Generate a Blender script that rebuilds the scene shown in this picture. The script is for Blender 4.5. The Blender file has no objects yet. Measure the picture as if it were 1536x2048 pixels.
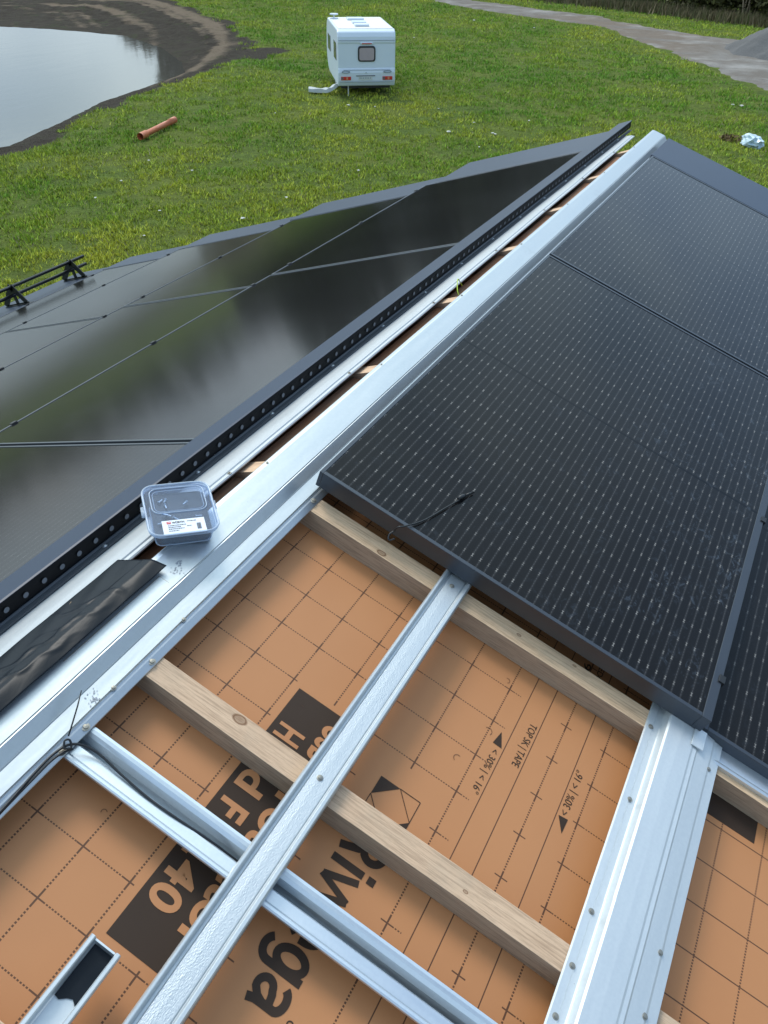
import bpy, bmesh, math, random
import numpy as np
from mathutils import Matrix, Vector
random.seed(7)
rng = np.random.default_rng(7)
D = bpy.data
sc = bpy.context.scene
COL = sc.collection
# ------------------------------------------------------------------ world frame
H = 6.6                                   # camera height above the ground (z = 0)
XR, ZR = -1.062, H - 1.102                # ridge line of the finished (glass) surfaces
P = 0.32284                               # roof pitch
cp, sp = math.cos(P), math.sin(P)
MR = Matrix(((0, -cp, sp, XR), (1, 0, 0, 0), (0, sp, cp, ZR), (0, 0, 0, 1)))    # local (s, -u, w), right slope
P2 = P + .042; c2, s2 = math.cos(P2), math.sin(P2)
MS = Matrix(((0, -c2, -s2, XR), (1, 0, 0, 0), (0, -s2, c2, ZR), (0, 0, 0, 1)))  # roof structure below the lapped pond side panels
ML = Matrix(((0, -cp, -sp, XR), (1, 0, 0, 0), (0, -sp, cp, ZR), (0, 0, 0, 1)))  # local (s,  u, w), left slope

# ------------------------------------------------------------------ material helper
class NT:
    def __init__(s, name):
        s.m = D.materials.new(name); s.m.use_nodes = True
        s.t = s.m.node_tree; s.n = s.t.nodes; s.b = s.n['Principled BSDF']
    def new(s, typ, **kw):
        n = s.n.new(typ)
        for k, v in kw.items():
            if k.startswith('i_'): s.put(n.inputs[k[2:].replace('_', ' ')], v)
            else: setattr(n, k, v)
        return n
    def put(s, inp, v):
        if isinstance(v, bpy.types.NodeSocket): s.t.links.new(v, inp)
        else: inp.default_value = v
    def M(s, op, a, b=0.0, c=None):
        n = s.n.new('ShaderNodeMath'); n.operation = op
        s.put(n.inputs[0], a); s.put(n.inputs[1], b)
        if c is not None: s.put(n.inputs[2], c)
        return n.outputs[0]
    def co(s):
        return s.new('ShaderNodeTexCoord').outputs['Object']
    def xyz(s, v=None):
        n = s.n.new('ShaderNodeSeparateXYZ'); s.put(n.inputs[0], v if v is not None else s.co()); return n.outputs
    def mapv(s, scale=(1, 1, 1), v=None, loc=(0, 0, 0)):
        n = s.n.new('ShaderNodeMapping'); s.put(n.inputs[0], v if v is not None else s.co())
        n.inputs['Scale'].default_value = scale; n.inputs['Location'].default_value = loc; return n.outputs[0]
    def noise(s, scale=5, detail=4, v=None, rough=.55, dist=0, out=0):
        n = s.n.new('ShaderNodeTexNoise'); s.put(n.inputs['Vector'], v if v is not None else s.co())
        n.inputs['Scale'].default_value = scale; n.inputs['Detail'].default_value = detail
        n.inputs['Roughness'].default_value = rough; n.inputs['Distortion'].default_value = dist
        return n.outputs[out]
    def ramp(s, f, pts):
        n = s.n.new('ShaderNodeValToRGB'); s.put(n.inputs[0], f)
        e = n.color_ramp.elements
        while len(e) < len(pts): e.new(.5)
        for el, (p, c) in zip(e, pts):
            el.position = p; el.color = (c if len(c) == 4 else (*c, 1)) if not isinstance(c, (int, float)) else (c, c, c, 1)
        return n.outputs[0]
    def mix(s, f, a, b, typ='MIX'):
        n = s.n.new('ShaderNodeMix'); n.data_type = 'RGBA'; n.blend_type = typ
        s.put(n.inputs[0], f)
        for i, v in ((6, a), (7, b)):
            s.put(n.inputs[i], (*v, 1) if isinstance(v, tuple) and len(v) == 3 else v)
        return n.outputs[2]
    def bump(s, h, st=.3, d=.01):
        n = s.n.new('ShaderNodeBump'); s.put(n.inputs['Height'], h)
        n.inputs['Strength'].default_value = st; n.inputs['Distance'].default_value = d
        s.t.links.new(n.outputs[0], s.b.inputs['Normal']); return n
    def set(s, **kw):
        for k, v in kw.items():
            v = (*v, 1) if isinstance(v, tuple) and len(v) == 3 else v
            s.put(s.b.inputs[k.replace('_', ' ')], v)
        return s.m

def plain(name, col, rough=.6, metal=0.0, var=.15, sc_=8, bump=0, bs=60, spec=.5):
    t = NT(name); n = t.noise(sc_, 5)
    a = tuple(c * (1 - var) for c in col); b = tuple(min(1, c * (1 + var)) for c in col)
    t.set(Base_Color=t.mix(n, a, b), Roughness=rough, Metallic=metal)
    t.b.inputs['Specular IOR Level'].default_value = spec
    if bump: t.bump(t.noise(bs, 4), bump, .004)
    return t.m

def galv(name, base=.66, rough=.34, emboss=False, dirt=.12, metal=.85, along='x'):
    t = NT(name)
    long = t.noise(6, 5, t.mapv((.6, 9, 9) if along == 'x' else (9, .6, 9)))
    spang = t.noise(140, 2)
    stain = t.noise(5, 7, rough=.7)
    f = t.M('ADD', t.M('MULTIPLY', long, .5), t.M('MULTIPLY', spang, .5))
    c = t.mix(f, (base * .80, base * .87, base * .93), (base * 1.05, base * 1.1, base * 1.13))
    dk = t.ramp(stain, [(0, 0), (.62, 0), (.74, 1)])
    c = t.mix(t.M('MULTIPLY', dk, dirt), c, (.28, .29, .3))
    speck = t.ramp(t.noise(55, 6, rough=.8), [(0, 0), (.685, 0), (.72, 1)])
    c = t.mix(t.M('MULTIPLY', speck, dirt * 3), c, (.12, .12, .12))
    r = t.M('ADD', rough - .08, t.M('MULTIPLY', long, .2))
    t.set(Base_Color=c, Metallic=metal, Roughness=r)
    h = t.noise(3, 3, t.mapv((1, 5, 5) if along == 'x' else (5, 1, 5)))
    if emboss:
        y = t.xyz()[1]
        strip = t.M('LESS_THAN', t.M('ABSOLUTE', t.M('ADD', y, .592)), .021)
        e = t.noise(1, 2, t.mapv((240, 480, 480)))
        h = t.M('ADD', h, t.M('MULTIPLY', t.M('MULTIPLY', e, strip), 2.2))
        t.bump(h, .22, .003)
    else:
        t.bump(h, .12, .01)
    return t.m

M = {}
M['galv'] = galv('galvanised_steel', .62, .46, metal=.7)
M['galv_ridge'] = galv('galvanised_ridge', .56, .38, dirt=.25, metal=.78)
M['galv_strip'] = galv('galvanised_strip', .50, .50, dirt=.25, metal=.25)
M['galv_emboss'] = galv('galvanised_embossed', .60, .42, emboss=True, metal=.7)
M['galv_blue'] = galv('galvanised_gutter', .72, .30, dirt=.05, along='y', metal=.75)
M['white_rail'] = galv('pale_coated_steel', .64, .5, dirt=.14, metal=.5)
M['screw'] = plain('screw_zinc', (.32, .3, .26), .4, .8)
M['dark_plastic'] = plain('black_plastic', (.012, .013, .015), .45)
M['cable'] = plain('cable_black', (.01, .011, .014), .4)
M['yellow'] = plain('yellow_green_wire', (.45, .6, .03), .5)

def wood_mat(name, c0, c1, knots=(), ax=0):
    t = NT(name)
    v = t.mapv((1.0, 16, 16) if ax == 0 else (16, 1.0, 16))
    g = t.noise(3.5, 8, v, .65, .6)
    g2 = t.noise(14, 5, t.mapv((1, 22, 22) if ax == 0 else (22, 1, 22)), .7)
    c = t.mix(g, c0, c1)
    c = t.mix(t.M('MULTIPLY', t.ramp(g2, [(.45, 0), (.62, 1)]), .6), c, tuple(x * .62 for x in c0))
    gr = t.ramp(t.noise(4, 5, rough=.7), [(.48, 0), (.7, 1)])
    c = t.mix(t.M('MULTIPLY', gr, .35), c, (.3, .26, .2))
    k = t.new('ShaderNodeTexVoronoi'); t.put(k.inputs['Vector'], t.mapv((5, 8, 1) if ax == 0 else (8, 5, 1))); k.inputs['Scale'].default_value = 1.0
    k.inputs['Randomness'].default_value = 1
    kd = t.ramp(k.outputs['Distance'], [(0, 1), (.07, 1), (.12, .25), (.22, 0)])
    c = t.mix(t.M('MULTIPLY', kd, .75), c, (.2, .1, .045))
    for kx, ky, kr in knots:
        X_, Y_, Z_ = t.xyz()
        dd = t.M('SQRT', t.M('ADD', t.M('POWER', t.M('DIVIDE', t.M('SUBTRACT', X_, kx), kr * .75), 2.0), t.M('POWER', t.M('DIVIDE', t.M('SUBTRACT', Y_, ky), kr * 1.25), 2.0)))
        dd = t.M('ADD', dd, t.M('MULTIPLY', t.M('SUBTRACT', t.noise(60, 3), .5), .35))
        c = t.mix(t.ramp(dd, [(0, .55), (.55, .45), (.72, .95), (.86, .55), (1.0, 0)]), c, (.16, .075, .035))
    t.set(Base_Color=c, Roughness=.78)
    t.b.inputs['Specular IOR Level'].default_value = .25
    t.bump(t.M('ADD', g, t.M('MULTIPLY', g2, .6)), .35, .002)
    return t.m
M['wood'] = wood_mat('sawn_timber', (.42, .285, .185), (.6, .44, .3))
M['wood_pink'] = wood_mat('sawn_timber_pink', (.45, .28, .18), (.62, .43, .3))
M['wood_side'] = wood_mat('weathered_timber_side', (.24, .18, .12), (.4, .32, .22))

def membrane_mat():
    t = NT('roof_underlay_print')
    x, y, z = t.xyz()
    s = x; u = t.M('MULTIPLY', y, -1)
    def grid(c, base, per):
        m = t.M('FLOORED_MODULO', t.M('ADD', t.M('SUBTRACT', c, base), per / 2), per)
        return t.M('ABSOLUTE', t.M('SUBTRACT', m, per / 2))       # distance to the nearest line
    def rng_(c, a, b): return t.M('MULTIPLY', t.M('GREATER_THAN', c, a), t.M('LESS_THAN', c, b))
    def mul(*a):
        r = a[0]
        for q in a[1:]: r = t.M('MULTIPLY', r, q)
        return r
    def OR(*a):
        r = a[0]
        for q in a[1:]: r = t.M('MAXIMUM', r, q)
        return r
    def NOT(a): return t.M('SUBTRACT', 1.0, a)
    gs = grid(s, .327, .1035); g1 = grid(u, .212, .1045); g2 = grid(u, .9935, .1015)
    lowu = t.M('LESS_THAN', u, .87); hiu = t.M('GREATER_THAN', u, 1.085)
    gu = t.M('ADD', mul(g1, lowu), mul(g2, NOT(lowu)))
    w = .0014
    ons = t.M('LESS_THAN', gs, w); onu = t.M('LESS_THAN', gu, w * 1.3)
    dash = lambda c, per, duty: t.M('LESS_THAN', t.M('FLOORED_MODULO', c, per), per * duty)
    near_u = t.M('LESS_THAN', gu, .0145); near_s = t.M('LESS_THAN', gs, .0145)
    right = t.M('GREATER_THAN', u, 1.3)
    dU = OR(dash(u, .0062, .62), near_u, right)
    dS = OR(dash(s, .0062, .6), mul(near_s, NOT(right)))
    valid_s = OR(lowu, hiu, mul(rng_(u, .92, 1.05), near_u, t.M('LESS_THAN', g2, .0145)))
    LS = mul(ons, dU, valid_s); LU = mul(onu, dS, OR(t.M('LESS_THAN', u, .86), t.M('GREATER_THAN', u, .97)))
    tick = OR(mul(near_u, near_s))
    box = mul(rng_(s, .335, .950), rng_(u, .43, .62))
    rw = mul(rng_(s, .36, .93), rng_(u, .645, .825))
    blank = OR(box, rw)
    keep = NOT(blank)
    solid = OR(*[t.M('LESS_THAN', t.M('ABSOLUTE', t.M('SUBTRACT', u, q)), .0012) for q in (.889, .941, 1.047)])
    line = OR(mul(OR(LS, LU), keep), solid)
    n1 = t.noise(3, 4); n2 = t.noise(1.2, 3)
    base = t.mix(n1, (.42, .178, .072), (.495, .222, .091))
    base = t.mix(t.ramp(n2, [(.35, 0), (.7, .6)]), base, (.455, .197, .080))
    scr = t.ramp(t.noise(60, 3, rough=.8), [(0, 0), (.76, 0), (.8, .4)])
    base = t.mix(scr, base, (.22, .1, .05))
    c = t.mix(t.M('MULTIPLY', line, .93), base, (.075, .03, .014))
    t.set(Base_Color=c, Roughness=t.M('ADD', .42, t.M('MULTIPLY', n1, .2)))
    t.b.inputs['Specular IOR Level'].default_value = .35
    hb = t.M('ADD', t.noise(2.2, 3), t.M('MULTIPLY', t.noise(9, 3), .12))
    t.bump(hb, .22, .02)
    return t.m
M['membrane'] = membrane_mat()
M['ink'] = plain('dark_brown_ink', (.042, .026, .018), .6, var=.15, spec=.2)
M['ink_line'] = plain('brown_line_ink', (.16, .07, .033), .5, spec=.3)
M['tan'] = plain('tan_print', (.455, .20, .083), .5, spec=.35)

def glass_mat(name='black_solar_cells', pads=1.0):
    t = NT(name)
    x, y, z = t.xyz()
    v = t.M('MULTIPLY', y, 1)
    per = .0232
    gb = t.M('ABSOLUTE', t.M('SUBTRACT', t.M('FLOORED_MODULO', v, per), per / 2))
    bus = t.ramp(gb, [(0, 1), (.06, 1), (.13, 0)])       # placeholder slope, scaled below
    bus = t.M('SUBTRACT', 1.0, t.M('MINIMUM', t.M('MULTIPLY', gb, 1 / .0042), 1.0))
    core = t.M('LESS_THAN', gb, .00085)
    ps = t.M('ABSOLUTE', t.M('SUBTRACT', t.M('FLOORED_MODULO', t.M('SUBTRACT', x, .008), .0705), .03525))
    # rows of solder pads are drawn as short double ticks
    p2 = t.M('LESS_THAN', t.M('ABSOLUTE', t.M('SUBTRACT', ps, .0042)), .0011)
    pad = t.M('MULTIPLY', t.M('LESS_THAN', gb, .0026), t.M('MAXIMUM', p2, t.M('MULTIPLY', t.M('LESS_THAN', ps, .0045), core)))
    wn = t.new('ShaderNodeTexWhiteNoise'); wn.noise_dimensions = '2D'
    cv = t.new('ShaderNodeCombineXYZ'); t.put(cv.inputs[0], t.M('FLOOR', t.M('DIVIDE', x, .0705))); t.put(cv.inputs[1], t.M('FLOOR', t.M('DIVIDE', v, per)))
    t.t.links.new(cv.outputs[0], wn.inputs['Vector'])
    inten = t.M('ADD', .35, t.M('MULTIPLY', wn.outputs[0], .9))
    segs = t.M('LESS_THAN', t.M('FLOORED_MODULO', x, .0101), .0055)
    cellx = t.M('LESS_THAN', t.M('ABSOLUTE', t.M('SUBTRACT', t.M('FLOORED_MODULO', t.M('SUBTRACT', x, .012), .0958), .0479)), .0011)
    mid = t.M('LESS_THAN', t.M('ABSOLUTE', t.M('SUBTRACT', x, .869)), .0048)
    blot = t.noise(1.6, 4)
    cell = t.mix(blot, (.0065, .0065, .007), (.011, .0105, .011))
    c = t.mix(t.M('MULTIPLY', bus, .44 * (.2 + .8 * pads)), cell, (.050, .048, .049))
    c = t.mix(t.M('MULTIPLY', t.M('MULTIPLY', core, segs), .35), c, (.12, .12, .125))
    c = t.mix(t.M('MULTIPLY', t.M('MULTIPLY', pad, inten), .62 * pads), c, (.30, .28, .26))
    c = t.mix(t.M('MULTIPLY', mid, .9), c, (.002, .002, .003))
    # dried rain marks, heavier towards the lower edge (local y runs up the slope on this side)
    mask = t.ramp(t.M('MULTIPLY', y, -1), [(.0, .12), (.55, .2), (1.0, 1)])
    st = t.ramp(t.noise(26, 9, t.mapv((1, 1.6, 1)), .78, .8), [(0, 0), (.53, 0), (.63, 1)])
    st2 = t.ramp(t.noise(6, 6, rough=.7), [(0, 0), (.44, 0), (.62, 1)])
    dirt = t.M('MULTIPLY', t.M('MULTIPLY', st, st2), mask)
    c = t.mix(t.M('MULTIPLY', dirt, .55 * pads), c, (.10, .125, .165))
    t.set(Base_Color=c, Roughness=t.M('ADD', .05 + .03 * (pads < .5), t.M('MULTIPLY', t.M('ADD', t.M('MULTIPLY', dirt, 1.0 * pads), t.M('MULTIPLY', blot, .12)), .5)))
    t.b.inputs['Specular IOR Level'].default_value = .19 if pads > .5 else .62
    t.b.inputs['IOR'].default_value = 1.45
    hb = t.M('ADD', t.noise(260, 2), t.M('MULTIPLY', t.noise(1.5, 2), 6))
    t.bump(hb, .05, .0006)
    return t.m
M['glass'] = glass_mat(); M['glass_quiet'] = glass_mat('black_solar_cells_smooth', .12)
M['frame'] = plain('black_anodised_frame', (.075, .083, .097), .36, .7, bump=.03)
M['flash'] = plain('slate_coated_flashing', (.028, .042, .074), .40, 0, .12, 3, bump=.03, bs=9, spec=.3)
M['slate'] = plain('slate_grey_plastic', (.06, .07, .082), .5)
M['comb'] = plain('black_perforated_plastic', (.004, .004, .005), .6, spec=.2)
M['hole'] = plain('vent_hole_grey', (.13, .14, .16), .6)

# ------------------------------------------------------------------ mesh helpers
class MB:
    def __init__(s): s.v = []; s.f = []; s.mi = []
    def add(s, vs, fs, mi=0):
        o = len(s.v); s.v += [tuple(v) for v in vs]
        s.f += [tuple(i + o for i in f) for f in fs]; s.mi += [mi] * len(fs); return s
    def box(s, a, b, mi=0):
        x0, y0, z0 = a; x1, y1, z1 = b
        return s.add([(x0,y0,z0),(x1,y0,z0),(x1,y1,z0),(x0,y1,z0),(x0,y0,z1),(x1,y0,z1),(x1,y1,z1),(x0,y1,z1)],
              [(0,3,2,1),(4,5,6,7),(0,1,5,4),(1,2,6,5),(2,3,7,6),(3,0,4,7)], mi)
    def sheet(s, prof, x0, x1, th=.002, n=1, mi=0, wob=0.0):
        """bent sheet metal: a (y,z) profile run along x with real thickness"""
        pr = [Vector(p) for p in prof]; off = []
        for i, p in enumerate(pr):
            d = (pr[min(i + 1, len(pr) - 1)] - pr[max(i - 1, 0)]).normalized()
            off.append(p + Vector((d.y, -d.x)) * th if True else p)
        loop = pr + off[::-1]; k = len(loop); vs = []; fs = []
        for j in range(n + 1):
            x = x0 + (x1 - x0) * j / n
            for i, p in enumerate(loop):
                dz = wob * (math.sin(x * 7.1) + .6 * math.sin(x * 17.3 + 1)) if wob else 0
                vs.append((x, p.x, p.y + dz))
        for j in range(n):
            for i in range(k):
                a = j * k + i; b = j * k + (i + 1) % k
                fs.append((a, b, b + k, a + k))
        fs.append(tuple(range(k))[::-1]); fs.append(tuple(n * k + i for i in range(k)))
        return s.add(vs, fs, mi)
    def tube(s, pts, r, n=8, mi=0, caps=True):
        pts = [Vector(p) for p in pts]; vs = []; fs = []
        rr = r if isinstance(r, (list, tuple)) else [r] * len(pts)
        for i, p in enumerate(pts):
            d = (pts[min(i + 1, len(pts) - 1)] - pts[max(i - 1, 0)]).normalized()
            a = d.orthogonal().normalized() if abs(d.z) > .9 else d.cross(Vector((0, 0, 1))).normalized()
            b = d.cross(a).normalized()
            for k in range(n):
                t = 2 * math.pi * k / n
                vs.append(p + (a * math.cos(t) + b * math.sin(t)) * rr[i])
        for i in range(len(pts) - 1):
            for k in range(n):
                q = i * n + k; w = i * n + (k + 1) % n
                fs.append((q, w, w + n, q + n))
        if caps: fs.append(tuple(range(n))[::-1]); fs.append(tuple((len(pts) - 1) * n + k for k in range(n)))
        return s.add(vs, fs, mi)
    def disc(s, c, r, h, n=12, mi=0, axis=None):
        c = Vector(c); ax = Vector(axis or (0, 0, 1)).normalized()
        return s.tube([c, c + ax * h], r, n, mi)
    def build(s, name, mats, parent=None, mw=None, bevel=0, smooth=False, auto=False):
        me = D.meshes.new(name); me.from_pydata(s.v, [], s.f); me.update()
        for m in (mats if isinstance(mats, (list, tuple)) else [mats]): me.materials.append(m)
        me.polygons.foreach_set('material_index', s.mi)
        bm = bmesh.new(); bm.from_mesh(me); bmesh.ops.recalc_face_normals(bm, faces=bm.faces); bm.to_mesh(me); bm.free()
        if smooth: me.polygons.foreach_set('use_smooth', [True] * len(me.polygons))
        o = D.objects.new(name, me); COL.objects.link(o)
        if parent: o.parent = parent
        if mw is not None: o.matrix_world = mw
        if bevel:
            b = o.modifiers.new('bevel', 'BEVEL'); b.width = bevel; b.segments = 2; b.limit_method = 'ANGLE'; b.angle_limit = .6
        return o

def tag(o, label=None, cat=None, group=None, kind=None):
    if label: o['label'] = label
    if cat: o['category'] = cat
    if group: o['group'] = group
    if kind: o['kind'] = kind
    return o
def empty(name, mw, label, cat, group=None):
    o = D.objects.new(name, None); COL.objects.link(o); o.matrix_world = mw; o.empty_display_size = .2
    return tag(o, label, cat, group)
def copy_tree(o, parent=None):
    c = o.copy(); COL.objects.link(c)
    if parent: c.parent = parent
    for ch in [q for q in D.objects if q.parent == o]: copy_tree(ch, c)
    return c
def frameR(s, u, w): return MR @ Matrix.Translation((s, -u, w))
def frameL(s, u, w): return ML @ Matrix.Translation((s, u, w))

# ------------------------------------------------------------------ camera
cam = D.objects.new('camera', D.cameras.new('camera')); COL.objects.link(cam); sc.camera = cam
cam.data.sensor_fit = 'VERTICAL'; cam.data.sensor_height = 24; cam.data.lens = 24 * 1615.152 / 2048
cam.data.clip_start = .02; cam.data.clip_end = 2000
R = ((.88212517, .47082111, .01351548), (.29771131, -.53509357, -.79059651), (-.36499748, .7014288, -.61218828))
cam.matrix_world = Matrix(((R[0][0], -R[1][0], -R[2][0], 0), (R[0][1], -R[1][1], -R[2][1], 0), (R[0][2], -R[1][2], -R[2][2], H), (0, 0, 0, 1)))

# ------------------------------------------------------------------ house: walls, deck
S0, S1 = -1.6, 5.2
hx = D.objects.new('house', None); COL.objects.link(hx); hx.location = (XR, 2, 0)
tag(hx, 'house under the unfinished roof with dark verge trim', 'house')
M['render'] = plain('wall_render', (.55, .53, .5), .85, bump=.1)
M['deck'] = plain('roof_board', (.16, .09, .055), .8)
def houseprism(name, mat, w, s0, s1, uR, uL, th):
    m = MB()
    for MX, sgn, ue in ((MR, -1, uR), (MS, 1, uL)):
        m.v_ = None
        vs = []
        for (s, u, ww) in ((s0, 0, w), (s1, 0, w), (s1, ue, w), (s0, ue, w), (s0, 0, w - th), (s1, 0, w - th), (s1, ue, w - th), (s0, ue, w - th)):
            vs.append(MX @ Vector((s, sgn * u, ww)))
        m.add(vs, [(0,1,2,3),(4,7,6,5),(0,4,5,1),(1,5,6,2),(2,6,7,3),(3,7,4,0)])
    return m.build(name, mat)
dk = houseprism('roof_deck', M['deck'], -.152, S0, S1, 5.3, 5.3, .16)
dk.parent = hx; dk.matrix_parent_inverse = hx.matrix_world.inverted()
hx_inv = Matrix.Translation((-XR, -2, 0))
wl = MB()
xw = 5.0 * cp
gz = ZR - 1.95
prof = [(-xw + XR, 0), (xw + XR, 0), (xw + XR, ZR - 5.0 * sp - .35), (XR, ZR - .36), (-xw + XR, ZR - 5.0 * sp - .35)]
vs = [(x, S0 + .1, z) for x, z in prof] + [(x, 4.95, z) for x, z in prof]
wl.add(vs, [(0,1,2,3,4), (9,8,7,6,5)] + [(i, (i + 1) % 5, (i + 1) % 5 + 5, i + 5) for i in range(5)])
wo = wl.build('wall', M['render']); wo.parent = hx
wo.matrix_parent_inverse = hx_inv; dk.matrix_parent_inverse = hx_inv

# roofing underlay sheet with its printing
WM = -.14
ul = MB()
nx, ny = 60, 40
def und(sgn):
    vs = []; fs = []
    for j in range(ny + 1):
        for i in range(nx + 1):
            vs.append((S0 + (S1 - S0) * i / nx, sgn * (.004 + 5.25 * j / ny), WM))
    for j in range(ny):
        for i in range(nx):
            a = j * (nx + 1) + i; fs.append((a, a + 1, a + nx + 2, a + nx + 1))
    return vs, fs
v, f = und(-1); ul.add(v, f)
U = ul.build('roof_underlay', M['membrane'], mw=MR)
tag(U, 'orange brown printed roof underlay sheet with dashed grid and large lettering', 'roof underlay')
ul2 = MB(); v, f = und(1); ul2.add(v, f)
U2 = ul2.build('roof_underlay', M['membrane'], mw=MS)
tag(U2, 'brown roof underlay seen only in the dark ridge slot, slope nearer the pond', 'roof underlay')

rc = MB(); rc.box((-1.5, -.07, -.135), (5.0, .07, -.112)); rcm = Matrix.Translation((XR, 0, ZR)) @ Matrix.Rotation(math.pi / 2, 4, 'Z')
M['ridge_board'] = wood_mat('brown_ridge_board', (.26, .11, .055), (.42, .20, .10))
rco = rc.build('ridge_board', M['ridge_board'], mw=rcm)
tag(rco, 'dark brown board at the bottom of the ridge slot', 'board')
def letter_mesh(txt, s0, s1, u0, u1, z, bold=.02, flip=False, name='printed_letter', mat='ink'):
    """fits text in roof rectangle s0..s1 (high to low), u0 (baseline) .. u1 (top)"""
    cu = D.curves.new('tmp', 'FONT'); cu.body = txt; cu.offset = bold; cu.fill_mode = 'BOTH' if False else cu.fill_mode
    cu.resolution_u = 6
    o = D.objects.new('tmp', cu); COL.objects.link(o)
    me = D.meshes.new_from_object(o)
    D.objects.remove(o)
    co = np.array([v.co[:] for v in me.vertices]); lo = co.min(0); hi = co.max(0)
    for v in me.vertices:
        a = (v.co.x - lo[0]) / (hi[0] - lo[0]); b = (v.co.y - lo[1]) / (hi[1] - lo[1])
        if not flip: v.co = (s0 + (s1 - s0) * a, -(u0 + (u1 - u0) * b), z)
        else: v.co = (s0 + (s1 - s0) * a, -(u0 + (u1 - u0) * b), z)
    me.materials.clear(); me.materials.append(M[mat])
    ob = D.objects.new(name, me); COL.objects.link(ob); ob.parent = U
    return ob
Z1, Z2 = WM + .0009, WM + .0018
def arc(cx, cy, rx, ry, a0, a1, n=20):
    return [(cx + rx * math.cos(math.radians(a0 + (a1 - a0) * k / n)), cy + ry * math.sin(math.radians(a0 + (a1 - a0) * k / n))) for k in range(n + 1)]
def glyph(strokes, s0, s1, u0, sc_):
    """heavy grotesque letter drawn as flat strokes; x from 0..1 across s0..s1, y in x-heights above the baseline u0"""
    m = MB(); W = (s0 - s1)
    for q, (pts, wd) in enumerate(strokes):
        pts = [Vector((s0 - W * x, -(u0 + sc_ * y), 0)) for x, y in pts]; k = len(pts); vs = []
        wds = wd if isinstance(wd, (list, tuple)) else [wd] * k
        for n_, p in enumerate(pts):
            d0 = (pts[n_] - pts[n_ - 1]).normalized() if n_ else (pts[1] - pts[0]).normalized()
            d1 = (pts[n_ + 1] - pts[n_]).normalized() if n_ < k - 1 else d0
            t = (d0 + d1).normalized(); nn = Vector((-t.y, t.x, 0)); c_ = max(.45, nn.dot(Vector((-d0.y, d0.x, 0))))
            h = wds[n_] / 2 / c_
            vs += [p + nn * h + Vector((0, 0, Z1 + q * .0001)), p - nn * h + Vector((0, 0, Z1 + q * .0001))]
        m.add(vs, [(2 * a, 2 * a + 1, 2 * a + 3, 2 * a + 2) for a in range(k - 1)])
    return m.build('printed_letter', M['ink'], U)
X = .070; T_ = .0155
glyph([([(.13, 0), (.13, 1.37)], T_), ([(.0, 1.26), (.55, 1.26)] + arc(.55, .96, .30, .30, 90, -90, 14)[1:] + [(.2, .66)], .0155), ([(.50, .66), (.70, .52), (.80, .25), (.88, 0)], .0155)], .768, .700, .690, X)
glyph([([(.5, 0), (.5, 1)], T_), ([(.5, 1.14), (.5, 1.365)], T_)], .6895, .6735, .690, X)
glyph([([(.06, 1), (.27, .03)], .0135), ([(.27, .0), (.50, .97)], .0125), ([(.50, .97), (.73, .0)], .0125), ([(.73, .03), (.94, 1)], .0135)], .670, .572, .690, X)
glyph([(arc(.5, .5, .38, .41, -38, -360, 30) + [(.12, .47)], .0145), ([(.12, .47), (.9, .47)], .010)], .567, .517, .690, X)
glyph([(arc(.46, .5, .33, .40, 0, 360, 30), .0145), ([(.86, 1.0), (.86, .0)] + arc(.48, -.02, .38, .26, 0, -150, 14)[1:], .0145)], .511, .457, .690, X)
glyph([(arc(.45, .72, .36, .19, 165, 0, 14) + [(.81, .45), (.82, .2), (.90, 0)], .0145), ([(.80, .58), (.45, .53)] + arc(.40, .28, .29, .21, 100, 290, 14) + [(.70, .22), (.80, .40)], .0135)], .450, .397, .690, X)
for a, b, txt in (('®', 0, 0),):
    letter_mesh('o', .413, .401, .770, .783, Z1, 0, name='registered_mark')
bx = MB(); bx.box((.348, -.622, WM - .001), (.9365, -.443, Z1)); bx.build('printed_panel', M['ink'], U)
for ch, a, b in (('H', .848, .814), ('a', .803, .768), ('r', .757, .735), ('d', .725, .681), ('F', .651, .620), ('2', .562, .524), ('4', .516, .470), ('0', .466, .424)):
    letter_mesh(ch, a, b, .456, .517 if ch not in 'ar' else .500, Z2, .03, mat='tan')
letter_mesh('USB', .905, .815, .535, .597, Z2, .03, mat='tan')
letter_mesh('Protector', .770, .392, .535, .597, Z2, .03, mat='tan')
letter_mesh('< 30% | < 16°', 1.092, .970, .860, .882, Z1, .0, name='printed_lettering')
letter_mesh('TOP SK | TAPE', 1.210, 1.084, .911, .934, Z1, .0, name='printed_lettering')
letter_mesh('< 30% | < 16°', 1.050, 1.172, 1.076, 1.052, Z1, .0, True, name='printed_lettering')
letter_mesh('96', 1.47, 1.42, .972, .992, Z1, .01, name='printed_lettering')
letter_mesh('NOODED000', 1.56, 1.415, 1.010, 1.026, Z1, .005, name='printed_lettering')
tr = MB()
def tri(pts, z=Z1): tr.add([(s, -u, z) for s, u in pts], [(0, 1, 2)])
tri([(1.141, .867), (1.104, .860), (1.103, .883)]); tr.build('printed_arrow', M['ink'], U); tr = MB(); tri([(1.043, 1.052), (1.046, 1.074), (1.008, 1.072)])
tr.build('printed_arrow', M['ink'], U)
lg = MB()
lg.add([(a, -b, Z1) for a, b in ((.877, .690), (.877, .737), (.831, .690))], [(0, 1, 2)])
lg.add([(a, -b, Z1) for a, b in ((.782, .786), (.782, .739), (.826, .786))], [(0, 1, 2)])
def pline(m, p, q, w=.0008):
    p = Vector((p[0], -p[1], Z1)); q = Vector((q[0], -q[1], Z1)); d = (q - p).normalized() * w; n = Vector((-d.y, d.x, 0))
    m.add([p - n, q - n, q + n, p + n], [(0, 1, 2, 3)])
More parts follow.
